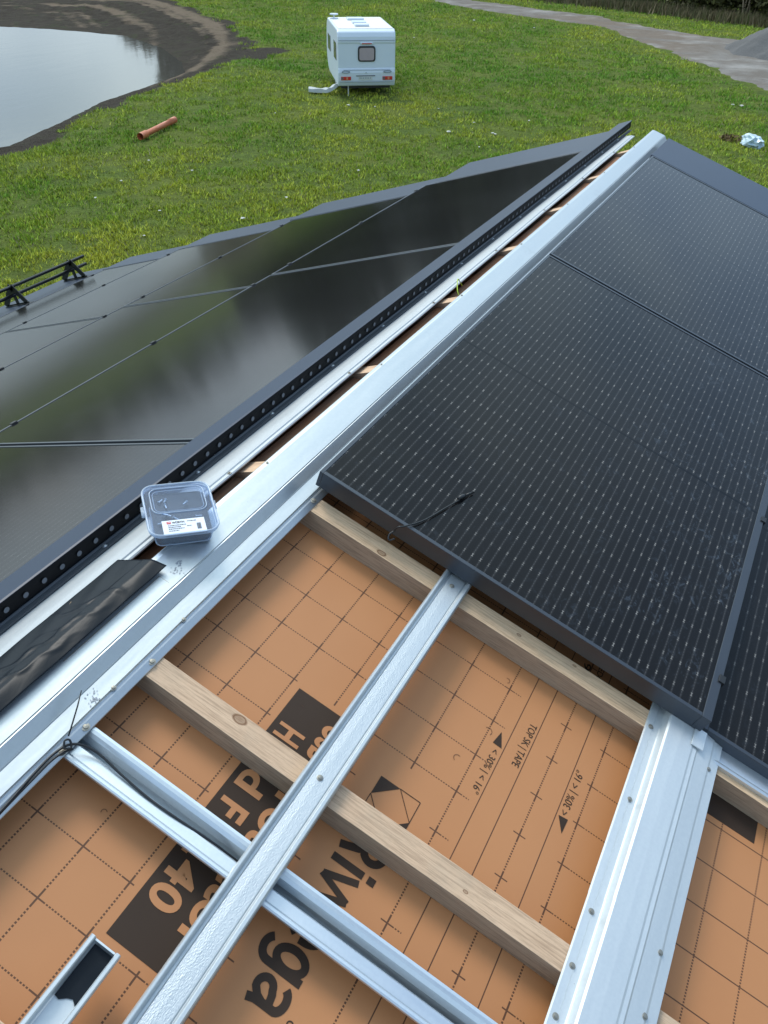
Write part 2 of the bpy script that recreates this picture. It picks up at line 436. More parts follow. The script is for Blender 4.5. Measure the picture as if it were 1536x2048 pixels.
for p, q in (((.877, .737), (.877, .786)), ((.877, .786), (.782, .786)), ((.877, .737), (.826, .786)), ((.831, .690), (.782, .739)), ((.782, .69), (.831, .69)), ((.782, .69), (.782, .739))):
    pline(lg, p, q)
lg.build('printed_emblem', M['ink'], U)
for cs_, cu_, a0_, L_ in ((.80, .352, .6, .018), (.905, .468, 1.2, .010), (1.02, .80, .4, .012), (1.13, .845, 2.2, .014), (.60, .33, 1.9, .006), (.95, .60, .2, .015), (.50, .30, .9, .008), (1.28, .83, 2.6, .010)):
    sf = MB(); pts = [(cs_ + L_ * t_ * math.cos(a0_ + t_ * .8), cu_ + L_ * t_ * math.sin(a0_ + t_ * .8)) for t_ in np.linspace(-1, 1, 7)]
    for p_, q_ in zip(pts[:-1], pts[1:]): pline(sf, p_, q_, .0007)
    sf.build('scuff_mark', M['ink_line'], U)
sq = MB(); sq.box((1.276, -1.478, WM - .001), (1.36, -1.355, Z1)); sq.build('printed_panel', M['ink'], U)

# ------------------------------------------------------------------ timber battens
def batten_mesh(L, w=.054, h=.06):
    m = MB(); n = 24
    vs = []; fs = []
    for j in range(n + 1):
        y = L * j / n
        dx = .0012 * math.sin(y * 5) + rng.normal(0, .0004); dz = .0008 * math.sin(y * 3.1 + 1)
        for (x, z) in ((0, 0), (w, 0), (w, h), (0, h)): vs.append((x + dx, y, z + dz))
    for j in range(n):
        for i in range(4):
            a = j * 4 + i; b = j * 4 + (i + 1) % 4; fs.append((a, b, b + 4, a + 4))
    fs += [(0, 1, 2, 3), tuple(n * 4 + i for i in (3, 2, 1, 0))]
    m.add(vs, fs)
    return m
M['wood_k1'] = wood_mat('sawn_timber_knot_near', (.55, .355, .215), (.78, .56, .365), ((.010, 4.819, .012), (.044, 4.28, .005), (.030, 4.43, .006)), ax=1)
M['wood_y'] = wood_mat('sawn_timber_y', (.56, .355, .225), (.77, .545, .375), ax=1)
M['wood_y2'] = wood_mat('sawn_timber_aged', (.48, .315, .205), (.70, .495, .34), ((.040, 4.823, .015), (.020, 4.289, .005), (.05, 4.60, .006)), ax=1)
ORD = ['second', 'third', 'fourth', 'fifth', 'sixth', 'seventh']
k0 = 0
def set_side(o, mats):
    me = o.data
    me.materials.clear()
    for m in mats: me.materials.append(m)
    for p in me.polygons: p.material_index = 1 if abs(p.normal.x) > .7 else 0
M['wood_ys'] = wood_mat('shaded_timber_y', (.28, .20, .14), (.48, .365, .265), ax=1)  # darker wood for batten sides, their shade put into the colour
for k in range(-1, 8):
    s = .725 + .611 * k
    for side in 'RL':
        m = batten_mesh(5.2)
        jit = random.uniform(-.004, .004)
        if side == 'R': mw = MR @ Matrix.Translation((s + jit * (k not in (0, 1)), -.016 - random.uniform(0, .012) - 5.2, WM + .0005))
        else: mw = MS @ Matrix.Translation((s + jit + .006, -.002 - random.uniform(0, .008), WM + .010))
        o = m.build('timber_batten', [M['wood_y']], mw=mw, bevel=.0012)
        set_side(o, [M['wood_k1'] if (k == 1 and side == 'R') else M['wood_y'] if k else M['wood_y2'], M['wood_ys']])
        if side == 'R':
            lab = {-1: 'timber batten nearest the camera, mostly below the photo',
                   0: 'weathered timber batten with a large round knot crossing the underlay, left of the bare bay',
                   1: 'pale timber batten running close beside the near edge of the large black panel'}.get(k)
            if not lab:
                lab = f'batten end in the ridge slot, plate side, {ORD[k - 2]} one beyond the plastic tub'
        else:
            lab = f'batten of the pond side slope under the black film, {"nearer" if k < 0 else "farther"} one' if k < 1 else \
                  f'batten end in the ridge slot, strip side, {"first" if k == 1 else ORD[k - 2]} one beyond the plastic tub'
        tag(o, lab, 'batten', 'timber battens running down both slopes')

# ------------------------------------------------------------------ rails
SCREW = {}
def screw(par, x, y, z, r=.0038, mat='screw'):
    if (r, mat) not in SCREW:
        m = MB(); n6 = [(math.cos(k * math.pi / 6), math.sin(k * math.pi / 6)) for k in range(12)]
        prof = ((1.7, 0), (1.7, .0008), (1.05, .0013), (1.0, .0016), (.95, .0038), (.0, .0042))
        m.add([(r * a * cx_, r * a * cy_, h) for a, h in prof for cx_, cy_ in n6], [(j * 12 + i, j * 12 + (i + 1) % 12, j * 12 + 12 + (i + 1) % 12, j * 12 + 12 + i) for j in range(5) for i in range(12)])
        o = m.build('screw', M[mat], par); SCREW[(r, mat)] = o.data
    else:
        o = D.objects.new('screw', SCREW[(r, mat)]); COL.objects.link(o); o.parent = par
    o.location = (x, y, z); return o
# middle rail: recessed web between two raised lips (local y = -u)
def mid_rail():
    e = empty('mounting_rail', MR, 'embossed galvanised mounting rail running diagonally across the battens and underlay', 'rail', 'steel mounting rails')
    pr = [(-.6325, -.066), (-.6305, -.0545), (-.628, -.052), (-.6225, -.052), (-.6205, -.0545), (-.6185, -.0620), (-.6165, -.0635), (-.6145, -.0605), (-.592, -.0600), (-.5760, -.0605),
          (-.5738, -.0645), (-.5700, -.0650), (-.5675, -.0580), (-.5655, -.0530), (-.564, -.052), (-.5605, -.052), (-.5585, -.0545), (-.5565, -.066)]
    MB().sheet(pr, -1.2, 4.8, .0015, 30).build('rail_profile', M['galv_emboss'], e)
    m = MB(); m.box((-1.2, -.628, -.0799), (4.8, -.561, -.0675)); m.build('packing_strip', M['galv'], e)
    for k in range(0, 2): screw(e, .752 + .611 * k, -.5925, -.0598)
mid_rail()
# wide edge rail between first and second panel rows
def edge_rail():
    e = empty('mounting_rail', MR, 'wide white coated steel rail with open groove, between bare bay and lower panel', 'rail', 'steel mounting rails')
    pr = [(-1.144, -.0795), (-1.146, -.0765), (-1.1595, -.0765), (-1.163, -.0785), (-1.176, -.0785), (-1.1795, -.075), (-1.184, -.053), (-1.187, -.0515), (-1.219, -.0515), (-1.249, -.0530),
          (-1.254, -.0550), (-1.262, -.0550), (-1.266, -.0575), (-1.300, -.0640), (-1.305, -.0665), (-1.3255, -.0705), (-1.327, -.0745)]
    MB().sheet(pr, .893, 4.85, .0015, 24).build('rail_profile', M['white_rail'], e)
    pr2 = [(a, b + .0014) for a, b in pr]
    MB().sheet(pr2, -1.2, .896, .0013, 12).build('overlapping_rail_end', M['white_rail'], e)
    c = MB(); c.box((-1.2, -1.2212, -.0508), (.874, -1.2194, -.0490)); c.build('crease', M['screw'], e)
    for s, u, w in ((.746, 1.157, -.0755), (.859, 1.159, -.0755), (.652, 1.157, -.0755), (1.135, 1.162, -.077), (1.345, 1.156, -.0755), (.33, 1.157, -.0755), (.02, 1.157, -.0755)):
        screw(e, s, -u, w + .001)
    for s, u, w in ((.741, 1.299, -.0625), (.863, 1.298, -.0625), (1.323, 1.304, -.066)): screw(e, s, -u, w + .001)
edge_rail()
# loose open rail in the near left corner, with tape inside
def stray():
    e = empty('open_channel_rail', MR, 'short open steel channel with black tape inside its end, bottom left corner', 'rail', 'steel mounting rails')
    y0, y1 = -.496, -.438
    pr = [(y0 + .0015, -.078), (y0, -.053), (y0 + .002, -.05), (y0 + .007, -.05), (y0 + .009, -.053), (y0 + .010, -.072), (y0 + .012, -.074), (y1 - .012, -.074), (y1 - .010, -.072), (y1 - .009, -.053), (y1 - .007, -.05), (y1 - .002, -.05), (y1, -.053), (y1 - .0015, -.078)]
    MB().sheet(pr, -1.0, .316, .0015).build('rail_profile', M['galv'], e)
    t = MB(); n = 8; vs = []; fs = []
    for i in range(n + 1):
        for j in range(5):
            vs.append((.232 + .08 * i / n + (.006 * math.sin(j * 1.4) if i == 0 else 0), y0 + .0115 + .035 * j / 4, -.0722 + random.uniform(0, .0016)))
    for i in range(n):
        for j in range(4): a = i * 5 + j; fs.append((a, a + 1, a + 6, a + 5))
    t.add(vs, fs); t.build('tape', M['tape'], e, smooth=True)
    c = MB(); c.box((.3125, y0 + .010, -.0735), (.3155, y1 - .010, -.056)); c.build('end_stop', M['galv_blue'], e)
tp = NT('black_tape'); n_ = tp.noise(9, 5); tp.set(Base_Color=tp.mix(n_, (.005, .007, .010), (.012, .016, .023)), Roughness=tp.M('ADD', .20, tp.M('MULTIPLY', n_, .3)))
tp.bump(tp.noise(14, 4, dist=1.0), .25, .003); M['tape'] = tp.m; tp.b.inputs['Specular IOR Level'].default_value = .16
stray()
# drainage gutter running down the slope (local x = s, so extrude along y)
def gutter(s0, s1, u0, u1, wt, wb, name, label, group):
    e = empty(name, MR, label, 'gutter', group)
    prof = [(.5105, -.088), (.511, -.083), (.514, -.081), (.519, -.0825), (.5215, -.088), (.5235, -.0865), (.544, -.0885), (.5475, -.093), (.5495, -.134), (.559, -.135),
            (.5625, -.102), (.569, -.089), (.575, -.083), (.581, -.081), (.587, -.083), (.588, -.088)]
    m = MB().sheet([(-p[0], p[1]) for p in prof][::-1], u0, u1, .0014, 12)
    m.v = [(-y, -x, z) for x, y, z in m.v]
    m.build('channel', M['galv_blue'], e)
    return e
gutter(.510, .588, .10, 5.0, -.081, -.137, 'drainage_channel', 'shiny steel drainage channel crossing under the diagonal rail, black cable inside', 'steel drainage channels')
g2 = empty('drainage_channel', MR, 'shallow drainage channel poking out under the corner where the two panels meet', 'gutter', 'steel drainage channels')
m = MB().sheet([(-p[0], p[1]) for p in [(1.352, -.079), (1.352, -.068), (1.358, -.066), (1.363, -.068), (1.366, -.076), (1.43, -.076), (1.44, -.06)]][::-1], 1.262, 3.0, .0014, 4)
m.v = [(-y, -x, z) for x, y, z in m.v]; m.build('channel', M['galv_blue'], g2)
m = MB(); m.box((1.362, -3.0, -.079 - .012), (1.44, -1.332, -.0785)); m.build('gap_shade_strip', M['dark_plastic'], g2)  # black strip standing in for shade in the gap under the channel
m = MB(); m.box((1.345, -1.275, -.0505), (1.40, -1.245, -.047)); m.build('end_tab', M['white_rail'], g2, bevel=.001)

# ------------------------------------------------------------------ ridge: steel plate, strip, vent, film
def ridge_plate():
    e = empty('ridge_plate', MR, 'broad galvanised folded sheet along the ridge on the black panel side', 'ridge sheet')
    pr = [(.026, -.056), (-.0275, -.0515), (-.0290, -.0500), (-.036, -.0490), (-.039, -.0475), (-.072, -.0470), (-.1085, -.0468), (-.1100, -.0488), (-.1120, -.0478), (-.1340, -.0655), (-.1360, -.0688), (-.1385, -.0668),
          (-.1700, -.0672), (-.1720, -.0715), (-.1775, -.0735), (-.1785, -.0705), (-.1800, -.0712), (-.1930, -.0785), (-.1935, -.0797)]
    pr = pr[1:]
    MB().sheet(pr, .903, 5.50, .0015, 40, wob=.0006).build('ridge_sheet', M['galv_ridge'], e)
    MB().sheet([(a, b + .0013) for a, b in pr[3:]] , -1.4, .907, .0012, 20, wob=.0006).build('overlapping_sheet', M['galv_ridge'], e)
    MB().sheet(pr[:5], .62, .9029, .0014, 3, wob=.0006).build('folded_lip', M['galv_ridge'], e)
    c = MB(); c.box((.635, -.0726, -.0462), (.907, -.0708, -.0436)); c.box((.9065, -.097, -.0460), (.9083, -.0712, -.0448)); c.build('crease', M['screw'], e)
    for s, u, w in ((.753, .186, -.0735), (.572, .186, -.0735), (.512, .187, -.0735), (1.362, .184, -.0725)): screw(e, s, -u, w + .001, .0048)
    for s in (.868, .66): screw(e, s, -.171, -.0665, .0036)
    for k in range(1, 8): screw(e, .752 + .611 * k, -.034, -.0490, .003)
    # rubbed grey smudges left by a glove or boot
    rn = random.Random(3)
    for cx, cu, rr in ((.945, .088, .011), (.965, .078, .008), (.62, .158, .012)):
        mk = MB()
        for _ in range(26):
            a = rn.gauss(0, rr * .6); b = rn.gauss(0, rr * .55); r = rn.uniform(.0008, .0024)
            zz = -.0450 if cu < .11 else -.0650
            mk.add([(cx + a + r * math.cos(t), -(cu + b + .7 * r * math.sin(t)), zz + .0012 * (cu > .11)) for t in np.linspace(0, 6.28, 7)[:-1]], [(0, 1, 2, 3, 4, 5)])
        mk.build('smudge', M['smudge'], e)
M['smudge'] = plain('grey_smudge', (.3, .32, .36), .6, .4)
ridge_plate()
def ridge_strip():
    e = empty('ridge_strip', ML @ Matrix.Translation((1.0, 0, 0)) @ Matrix.Rotation(.0060, 4, 'Z') @ Matrix.Translation((-1.0, 0, 0)), 'narrow bright steel strip along the pond side of the ridge slot', 'ridge sheet')
    pr = [(.073, -.061), (.0715, -.0580), (.073, -.0560), (.082, -.0545), (.084, -.0510), (.110, -.0480), (.150, -.0460), (.200, -.0470)]
    pr = [(a, b) for a, b in pr][::-1]
    MB().sheet([(a, b) for a, b in pr], -1.4, 5.42, .0015, 40, wob=.0006).build('strip_sheet', M['galv_strip'], e)
    for k in range(0, 8):
        screw(e, .69 + .611 * k, .0765, -.0540, .0035)
ridge_strip()
def vent():
    e = empty('ridge_vent_profile', ML, 'black perforated vent profile with round holes along the top of the pond side panels', 'ridge vent')
    m = MB()
    pr = [(.240, .0040), (.238, .0065), (.160, .0095), (.156, .0075)][::-1]
    MB().sheet(pr[::-1], -1.4, 5.62, .0016, 20).build('cover_flange', M['flash'], e)
    MB().sheet([(.1562, .0070), (.1568, -.004), (.1640, -.0265), (.168, -.0300)][::-1], -1.4, 5.60, .0016, 4).build('perforated_face', M['comb'], e)
    MB().sheet([(.1690, -.0330), (.1660, -.0375), (.1530, -.0400), (.1490, -.0400)][::-1], -1.4, 5.58, .0016, 4).build('foot_flange', M['slate'], e)
    hm = None
    for k in range(-6, 92):
        if hm is None:
            h = MB(); ax = Vector((0, -.0225, -.0072)).normalized(); n = 14; d1 = Vector((1, 0, 0)); d2 = ax.cross(d1).normalized()
            h.add([ax * .0024 + d1 * .0068 * math.cos(t) + d2 * .0066 * math.sin(t) for t in [2 * math.pi * i / n for i in range(n)]], [tuple(range(n))])
            ho = h.build('vent_hole', M['hole'], e); hm = ho.data
        else:
            ho = D.objects.new('vent_hole', hm); COL.objects.link(ho); ho.parent = e
        ho.location = (.977 + .0499 * k, .1576, -.0110)
    for k in range(-3, 12): screw(e, 1.611 + .3335 * k, .160, -.0385, .0038, 'galv_blue')
vent()
# black film over the ridge slot, near end
fm = MB(); nu, nv = 420, 44; vs = []; fs = []
for i in range(nu + 1):
    s = -1.3 + 2.215 * i / nu
    for j in range(nv + 1):
        t = j / nv                        # 0 at the pond side strip, 1 on the plate
        d = -.066 + .126 * t              # signed distance across the ridge, + = panel side
        se = s + (.024 * (t - .35) * (i / nu) ** 6)
        za, zb = -.072, -.0460
        zl = za + (zb - za) * min(1, (d + .070) / .096)
        zr_ = -.0440 - (d - .026) * sp
        zl = zl - .0 if d < .0 else (zl + zr_) / 2 - math.sqrt(((zl - zr_) / 2) ** 2 + .000004) + .0015
        if d > .034: zl = max(zl, zr_ - .0005)
        q = Vector((XR + d * cp, se, ZR + zl + .0035))
        wl_ = math.exp(-((s - .76) / .10) ** 2) * math.exp(-((d + .005) / .028) ** 2)
        for (c1, c2, a_, l_, wd_) in ((.735, -.018, 1.1, .045, .0045), (.775, -.004, .7, .038, .004), (.805, .012, 1.5, .03, .004), (.70, .006, .5, .05, .005), (.60, -.01, .25, .09, .005), (.52, .01, .2, .12, .005), (.42, -.02, .15, .16, .006)):
            dx_, dy_ = s - c1, d - c2; al = dx_ * math.cos(a_) + dy_ * math.sin(a_); ac = -dx_ * math.sin(a_) + dy_ * math.cos(a_) + .006 * math.sin(al * 90)
            q.z += .0024 * math.exp(-(ac / wd_) ** 2 - (al / l_) ** 2)
        q.z += .0008 * math.sin(s * 37 + d * 60) * math.sin(d * 80 + s * 11)
        vs.append(q)
for i in range(nu):
    for j in range(nv): a = i * (nv + 1) + j; fs.append((a, a + 1, a + nv + 2, a + nv + 1))
fm.add(vs, fs)
fo = fm.build('black_film', M['tape'], smooth=True)
so = fo.modifiers.new('th', 'SOLIDIFY'); so.thickness = .0008
tag(fo, 'wrinkled shiny black film covering the near end of the ridge slot', 'film')
wc = MB(); wc.add([(0, 0, 0), (.028, -.002, 0), (.060, .004, .002), (.058, .009, .001), (.030, .008, 0), (.004, .006, 0)] , [(0, 1, 2, 3, 4, 5)])
wco = wc.build('wood_chip', M['wood'], mw=ML @ Matrix.Translation((.70, .064, -.0490)))
s_ = wco.modifiers.new('th', 'SOLIDIFY'); s_.thickness = .003
tag(wco, 'thin pale wood splinter lying at the edge of the black film', 'wood chip')
def smooth_path_(pts, n=8):
    pts = [Vector(p) for p in pts]; out = []
    P_ = [pts[0]] + pts + [pts[-1]]
    for i in range(1, len(P_) - 2):
        for k in range(n):
            t = k / n; a, b, c, d = P_[i - 1], P_[i], P_[i + 1], P_[i + 2]
            out.append(.5 * ((2 * b) + (-a + c) * t + (2 * a - 5 * b + 4 * c - d) * t * t + (-a + 3 * b - 3 * c + d) * t ** 3))
    return out + [pts[-1]]
yw = MB(); yw.tube(smooth_path_([frameL(2.72, .062, -.062).translation, frameL(2.70, .055, -.046).translation, frameR(2.66, -.022, -.040).translation, frameR(2.615, -.004, -.038).translation, frameR(2.59, .012, -.044).translation, frameR(2.585, .022, -.052).translation]), .0017, 8)
tag(yw.build('wire_end', M['yellow'], smooth=True), 'short yellow green wire end sticking out of the ridge slot', 'wire')

# ------------------------------------------------------------------ solar panels
PL, PW = 1.738, 1.093
def make_panel():
    e = D.objects.new('solar_panel', None); COL.objects.link(e); e.empty_display_size = .2
    fr = .011; fb = .024
    m = MB()
    m.box((0, -PW, -.05), (PL, -PW + fb, 0)); m.box((0, -fr, -.05), (PL, 0, 0))
    m.box((0, -PW + fb, -.05), (fr, -fr, 0)); m.box((PL - fr, -PW + fb, -.05), (PL, -fr, 0))
    m.build('frame', M['frame'], e, bevel=.0012)
    g = MB(); g.box((fr, -PW + fb, -.045), (PL - fr, -fr, -.0022)); g.build('glass', M['glass'], e)
    for s in (.14, .85, 1.58):
        c = MB(); c.box((s - .012, -PW - .006, -.012), (s + .012, -PW + .010, .004)); c.box((s - .012, -PW - .006, -.03), (s + .012, -PW - .003, -.012))
        c.build('clamp', M['dark_plastic'], e, bevel=.001)
    return e
pn = make_panel()
GR = 'black framed solar panels on the roof'
def panel(mw, label, first=False):
    o = pn if first else copy_tree(pn)
    o.matrix_world = mw; tag(o, label, 'solar panel', GR); return o
R180 = Matrix.Rotation(math.pi, 4, 'Z')
panel(frameR(1.392, .164, 0), 'large black solar panel beside the bare bay, a loose cable over its near edge', True)
panel(frameR(1.392 + 1.752, .164, 0), 'far black solar panel on the near slope, ending at the far roof edge')
panel(frameR(1.408, 1.262, -.045), 'partly seen black solar panel at the right photo edge, one row below the big panel')
panel(frameR(1.408 + 1.752, 1.262, -.045), 'lower row solar panel at the far right, just outside the photo')
gq = fq = None
M['frame_dark'] = plain('dark_anodised_frame', (.10, .11, .125), .35, .5)
def panelL(s, u, w, label):
    global gq, fq
    panel(ML @ Matrix.Translation((s + PL, u, w)) @ R180, label)
    o = [q for q in D.objects if q.get('label') == label][0]
    for ch in D.objects:
        if ch.parent == o and ch.name.startswith('frame'):
            if fq is None:
                fr = .008; m = MB(); m.box((0, -PW, -.05), (PL, -PW + fr, 0)); m.box((0, -fr, -.05), (PL, 0, 0)); m.box((0, -PW + fr, -.05), (fr, -fr, 0)); m.box((PL - fr, -PW + fr, -.05), (PL, -fr, 0))
                t_ = m.build('frame', M['frame_dark']); fq = t_.data; D.objects.remove(t_)
            ch.data = fq
        if ch.parent == o and ch.name.startswith('glass'):
            if gq is None: gm = MB(); gm.box((.008, -PW + .008, -.045), (PL - .008, -.008, -.0022)); t_ = gm.build('glass', M['glass_quiet']); gq = t_.data; D.objects.remove(t_)
            ch.data = gq
S = (1.388 - 1.752, 1.388, 1.388 + 1.752)
rowL = [(.192, 0), (1.304, -.04), (2.476, -.08), (3.425, -.12)]
panelL(S[0], .192, 0, 'pond side panel in the top row nearest the camera, below the plastic tub')
panelL(S[1], .192, 0, 'pond side panel in the top row, middle one, mirroring bright clouds')
panelL(S[2], .192, 0, 'dark pond side panel in the top row at the far roof edge')
panelL(S[1], 1.304, -.04, 'pond side panel in the second row from the ridge, near one')
panelL(S[2], 1.304, -.04, 'pond side panel in the second row from the ridge, far one')
panelL(S[1], 2.476, -.08, 'pond side panel in the third row from the ridge, near one at the photo edge')
panelL(S[2], 2.476, -.08, 'pond side panel in the third row from the ridge, far one')
panelL(S[1], 3.425, -.122, 'pond side panel in the lowest row, near one, cut by the photo edge')
panelL(S[2], 3.425, -.122, 'pond side panel in the lowest row, far one above the snow guard')

# ------------------------------------------------------------------ verge and eave flashing
def slab(MX, sg, s0, s1, u0, u1, w, th, s1b=None):
    s1b = s1 if s1b is None else s1b
    top = [(s0, u0, w), (s1, u0, w), (s1b, u1, w), (s0, u1, w)]
    vs = [MX @ Vector((a, sg * b, c)) for a, b, c in top] + [MX @ Vector((a, sg * b, c - th)) for a, b, c in top]
    return vs, [(0,1,2,3),(7,6,5,4),(0,4,5,1),(1,5,6,2),(2,6,7,3),(3,7,4,0)]
v_ = MB(); v_.add(*slab(MR, -1, 4.888, 5.32, .155, 1.262, .0, .06, 5.36)); v_.add(*slab(MR, -1, 4.905, 5.36, 1.262, 3.6, -.045, .14, 5.36))
vo = v_.build('verge_flashing', M['flash'], bevel=.002)
tag(vo, 'slate blue metal verge trim along the far end of the near slope', 'roof trim')
v_ = MB()
v_.add(*slab(ML, 1, 4.884, 5.44, .236, 1.22, .001, .12, 5.44))
for (u0, u1, w, se) in ((1.22, 2.42, -.038, 5.33), (2.42, 3.57, -.079, 5.27), (3.57, 4.54, -.120, 5.24)):
    v_.add(*slab(ML, 1, 4.884, se, u0, u1, w, .12))
vo = v_.build('verge_flashing', M['flash'], bevel=.002)
tag(vo, 'stepped slate blue metal verge trim along the far end of the pond side slope', 'roof trim')
e_ = MB(); e_.add(*slab(ML, 1, S0, 5.22, 4.522, 5.33, -.165, .02))
eo = e_.build('eave_flashing', M['flash'], bevel=.002)
tag(eo, 'grey metal eave sheet below the lowest pond side panels, carrying the snow guard', 'roof trim')
gt = MB(); gt.sheet([(5.34, -.18), (5.35, -.27), (5.40, -.31), (5.46, -.27), (5.47, -.18)], S0, 5.2, .002)

def snow_guard():
    e = empty('snow_guard', ML, 'black two tube snow guard standing on the eave at the left photo edge', 'snow guard')
    uF = 4.93
    for s in (4.93, 4.27, 3.61):
        m = MB(); th = .006
        # triangular bracket standing across the slope, with an opening left between its legs
        def bar(p, q, w=.012):
            p = Vector((p[0], p[1])); q = Vector((q[0], q[1])); d = (q - p).normalized(); n = Vector((-d.y, d.x)) * w
            a = [p - n, q - n, q + n, p + n]
            vs = [(s - th / 2, k.x, k.y) for k in a] + [(s + th / 2, k.x, k.y) for k in a]
            m.add(vs, [(0,1,2,3),(7,6,5,4),(0,4,5,1),(1,5,6,2),(2,6,7,3),(3,7,4,0)])
        z0 = -.155
        bar((uF - .10, z0), (uF + .20, z0), .007); bar((uF - .07, z0), (uF + .04, z0 + .155), .024); bar((uF + .22, z0), (uF + .04, z0 + .155), .026); bar((uF + .05, z0), (uF + .045, z0 + .145), .018)
        m.box((s - .022, uF - .14, z0 - .009), (s + .022, uF + .21, z0 - .004))
        m.build('bracket', M['dark_plastic'], e)
    for du, dz in ((.03, .148), (.04, .080)):
        t = MB(); t.tube([(2.2, uF + du, -.155 + dz), (5.09, uF + du, -.155 + dz)], .014, 12)
        t.build('tube', M['guardtube'], e, smooth=True)
M['guardtube'] = plain('black_tube', (.02, .021, .025), .3, .5)
snow_guard()

# ------------------------------------------------------------------ cables and ties
def R3(s, u, w): return frameR(s, u, w).translation
def smooth_path(pts, n=8):
    pts = [Vector(p) for p in pts]; out = []
    P_ = [pts[0]] + pts + [pts[-1]]
    for i in range(1, len(P_) - 2):
        for k in range(n):
            t = k / n; a, b, c, d = P_[i - 1], P_[i], P_[i + 1], P_[i + 2]
            out.append(.5 * ((2 * b) + (-a + c) * t + (2 * a - 5 * b + 4 * c - d) * t * t + (-a + 3 * b - 3 * c + d) * t ** 3))
    return out + [pts[-1]]
c = MB()
c.tube(smooth_path([R3(-.3, .205, -.07), R3(.1, .196, -.068), R3(.36, .189, -.066), R3(.45, .183, -.064), R3(.505, .184, -.062), R3(.535, .198, -.066), R3(.549, .235, -.077), R3(.545, .30, -.083), R3(.542, .36, -.0855), R3(.5435, .42, -.0865), R3(.549, .49, -.092), R3(.5545, .55, -.108), R3(.5545, .62, -.118), R3(.555, .9, -.126), R3(.555, 1.3, -.128)]), .0024, 8)
c.tube(smooth_path([R3(-.3, .198, -.072), R3(.2, .193, -.071), R3(.43, .188, -.067), R3(.495, .189, -.065), R3(.526, .199, -.070)]), .0021, 8)
co_ = c.build('black_cable', M['cable'], smooth=True)
tag(co_, 'thin black cable pair running along the plate edge and down inside the drainage channel', 'cable')
c = MB()
c.tube(smooth_path([R3(.514, .190, -.060), R3(.524, .182, -.056), R3(.531, .187, -.058), R3(.524, .197, -.064), R3(.514, .190, -.060)]), .0020, 6)
c.tube([R3(.533, .182, -.052), R3(.553, .172, -.045), R3(.580, .158, -.036), R3(.605, .143, -.032)], [.0016, .0016, .0015, .0010], 6)
tag(c.build('cable_tie', M['dark_plastic'], smooth=True), 'black cable tie standing up at the plate edge, holding the cable to the channel', 'cable tie')
c = MB()
c.tube(smooth_path([R3(1.372, .402, -.016), R3(1.372, .408, .003), R3(1.384, .420, .006), R3(1.44, .447, .004), R3(1.52, .470, .004), R3(1.575, .486, .005)]), .0020, 8)
c.tube([R3(1.574, .482, .006), R3(1.581, .484, .007), R3(1.592, .488, .007), R3(1.600, .491, .006)], [.0045, .0062, .0062, .0045], 8)
c.tube([R3(1.600, .491, .006), R3(1.632, .503, .004)], .0032, 6)
c.tube(smooth_path([R3(1.376, .404, -.016), R3(1.36, .398, -.024), R3(1.35, .405, -.03), R3(1.362, .414, -.028)]), .0024, 6)
tag(c.build('panel_cable', M['tie'] if 'tie' in M else M['cable'], smooth=True), 'loose black plug cable lying over the near edge of the large black panel', 'cable')

# ------------------------------------------------------------------ plastic tub
def rrect(w, d, r, n=5):
    pts = []
    for cx, cy, a0 in ((w / 2 - r, d / 2 - r, 0), (-w / 2 + r, d / 2 - r, 90), (-w / 2 + r, -d / 2 + r, 180), (w / 2 - r, -d / 2 + r, 270)):
        for k in range(n + 1):
            a = math.radians(a0 + 90 * k / n); pts.append((cx + r * math.cos(a), cy + r * math.sin(a)))
    return pts
def loft(m, rings, close=False):
    k = len(rings[0]); vs = [p for r in rings for p in r]; fs = []
    for j in range(len(rings) - 1):
        for i in range(k): a = j * k + i; b = j * k + (i + 1) % k; fs.append((a, b, b + k, a + k))
    if close: fs.append(tuple(range(k))[::-1])
    m.add(vs, fs)
tb = NT('clear_plastic')
tb.set(Base_Color=(.86, .90, .97), Roughness=.12, IOR=1.3)
tb.b.inputs['Transmission Weight'].default_value = .93
tb.b.inputs['Specular IOR Level'].default_value = .8
# thin plastic: mostly see-through with a milky share
out = tb.n['Material Output']; trn = tb.n.new('ShaderNodeBsdfTransparent'); trn.inputs[0].default_value = (.86, .9, .96, 1)
mx = tb.n.new('ShaderNodeMixShader'); mx.inputs[0].default_value = .17
tb.set(Base_Color=(.62, .70, .82)); tb.b.inputs['Transmission Weight'].default_value = .0
tb.t.links.new(trn.outputs[0], mx.inputs[1]); tb.t.links.new(tb.b.outputs[0], mx.inputs[2]); tb.t.links.new(mx.outputs[0], out.inputs[0])
M['clear'] = tb.m
tb2 = NT('clear_plastic_rim'); tb2.set(Base_Color=(.60, .68, .78), Roughness=.15)
out = tb2.n['Material Output']; trn = tb2.n.new('ShaderNodeBsdfTransparent'); trn.inputs[0].default_value = (.8, .86, .95, 1)
mx = tb2.n.new('ShaderNodeMixShader'); mx.inputs[0].default_value = .5
tb2.t.links.new(trn.outputs[0], mx.inputs[1]); tb2.t.links.new(tb2.b.outputs[0], mx.inputs[2]); tb2.t.links.new(mx.outputs[0], out.inputs[0])
M['clear_rim'] = tb2.m
M['label'] = plain('white_label', (.72, .76, .84), .6, var=.04)
M['red'] = plain('red_print', (.6, .03, .03), .6)
M['blackprint'] = plain('black_print', (.04, .045, .06), .6)
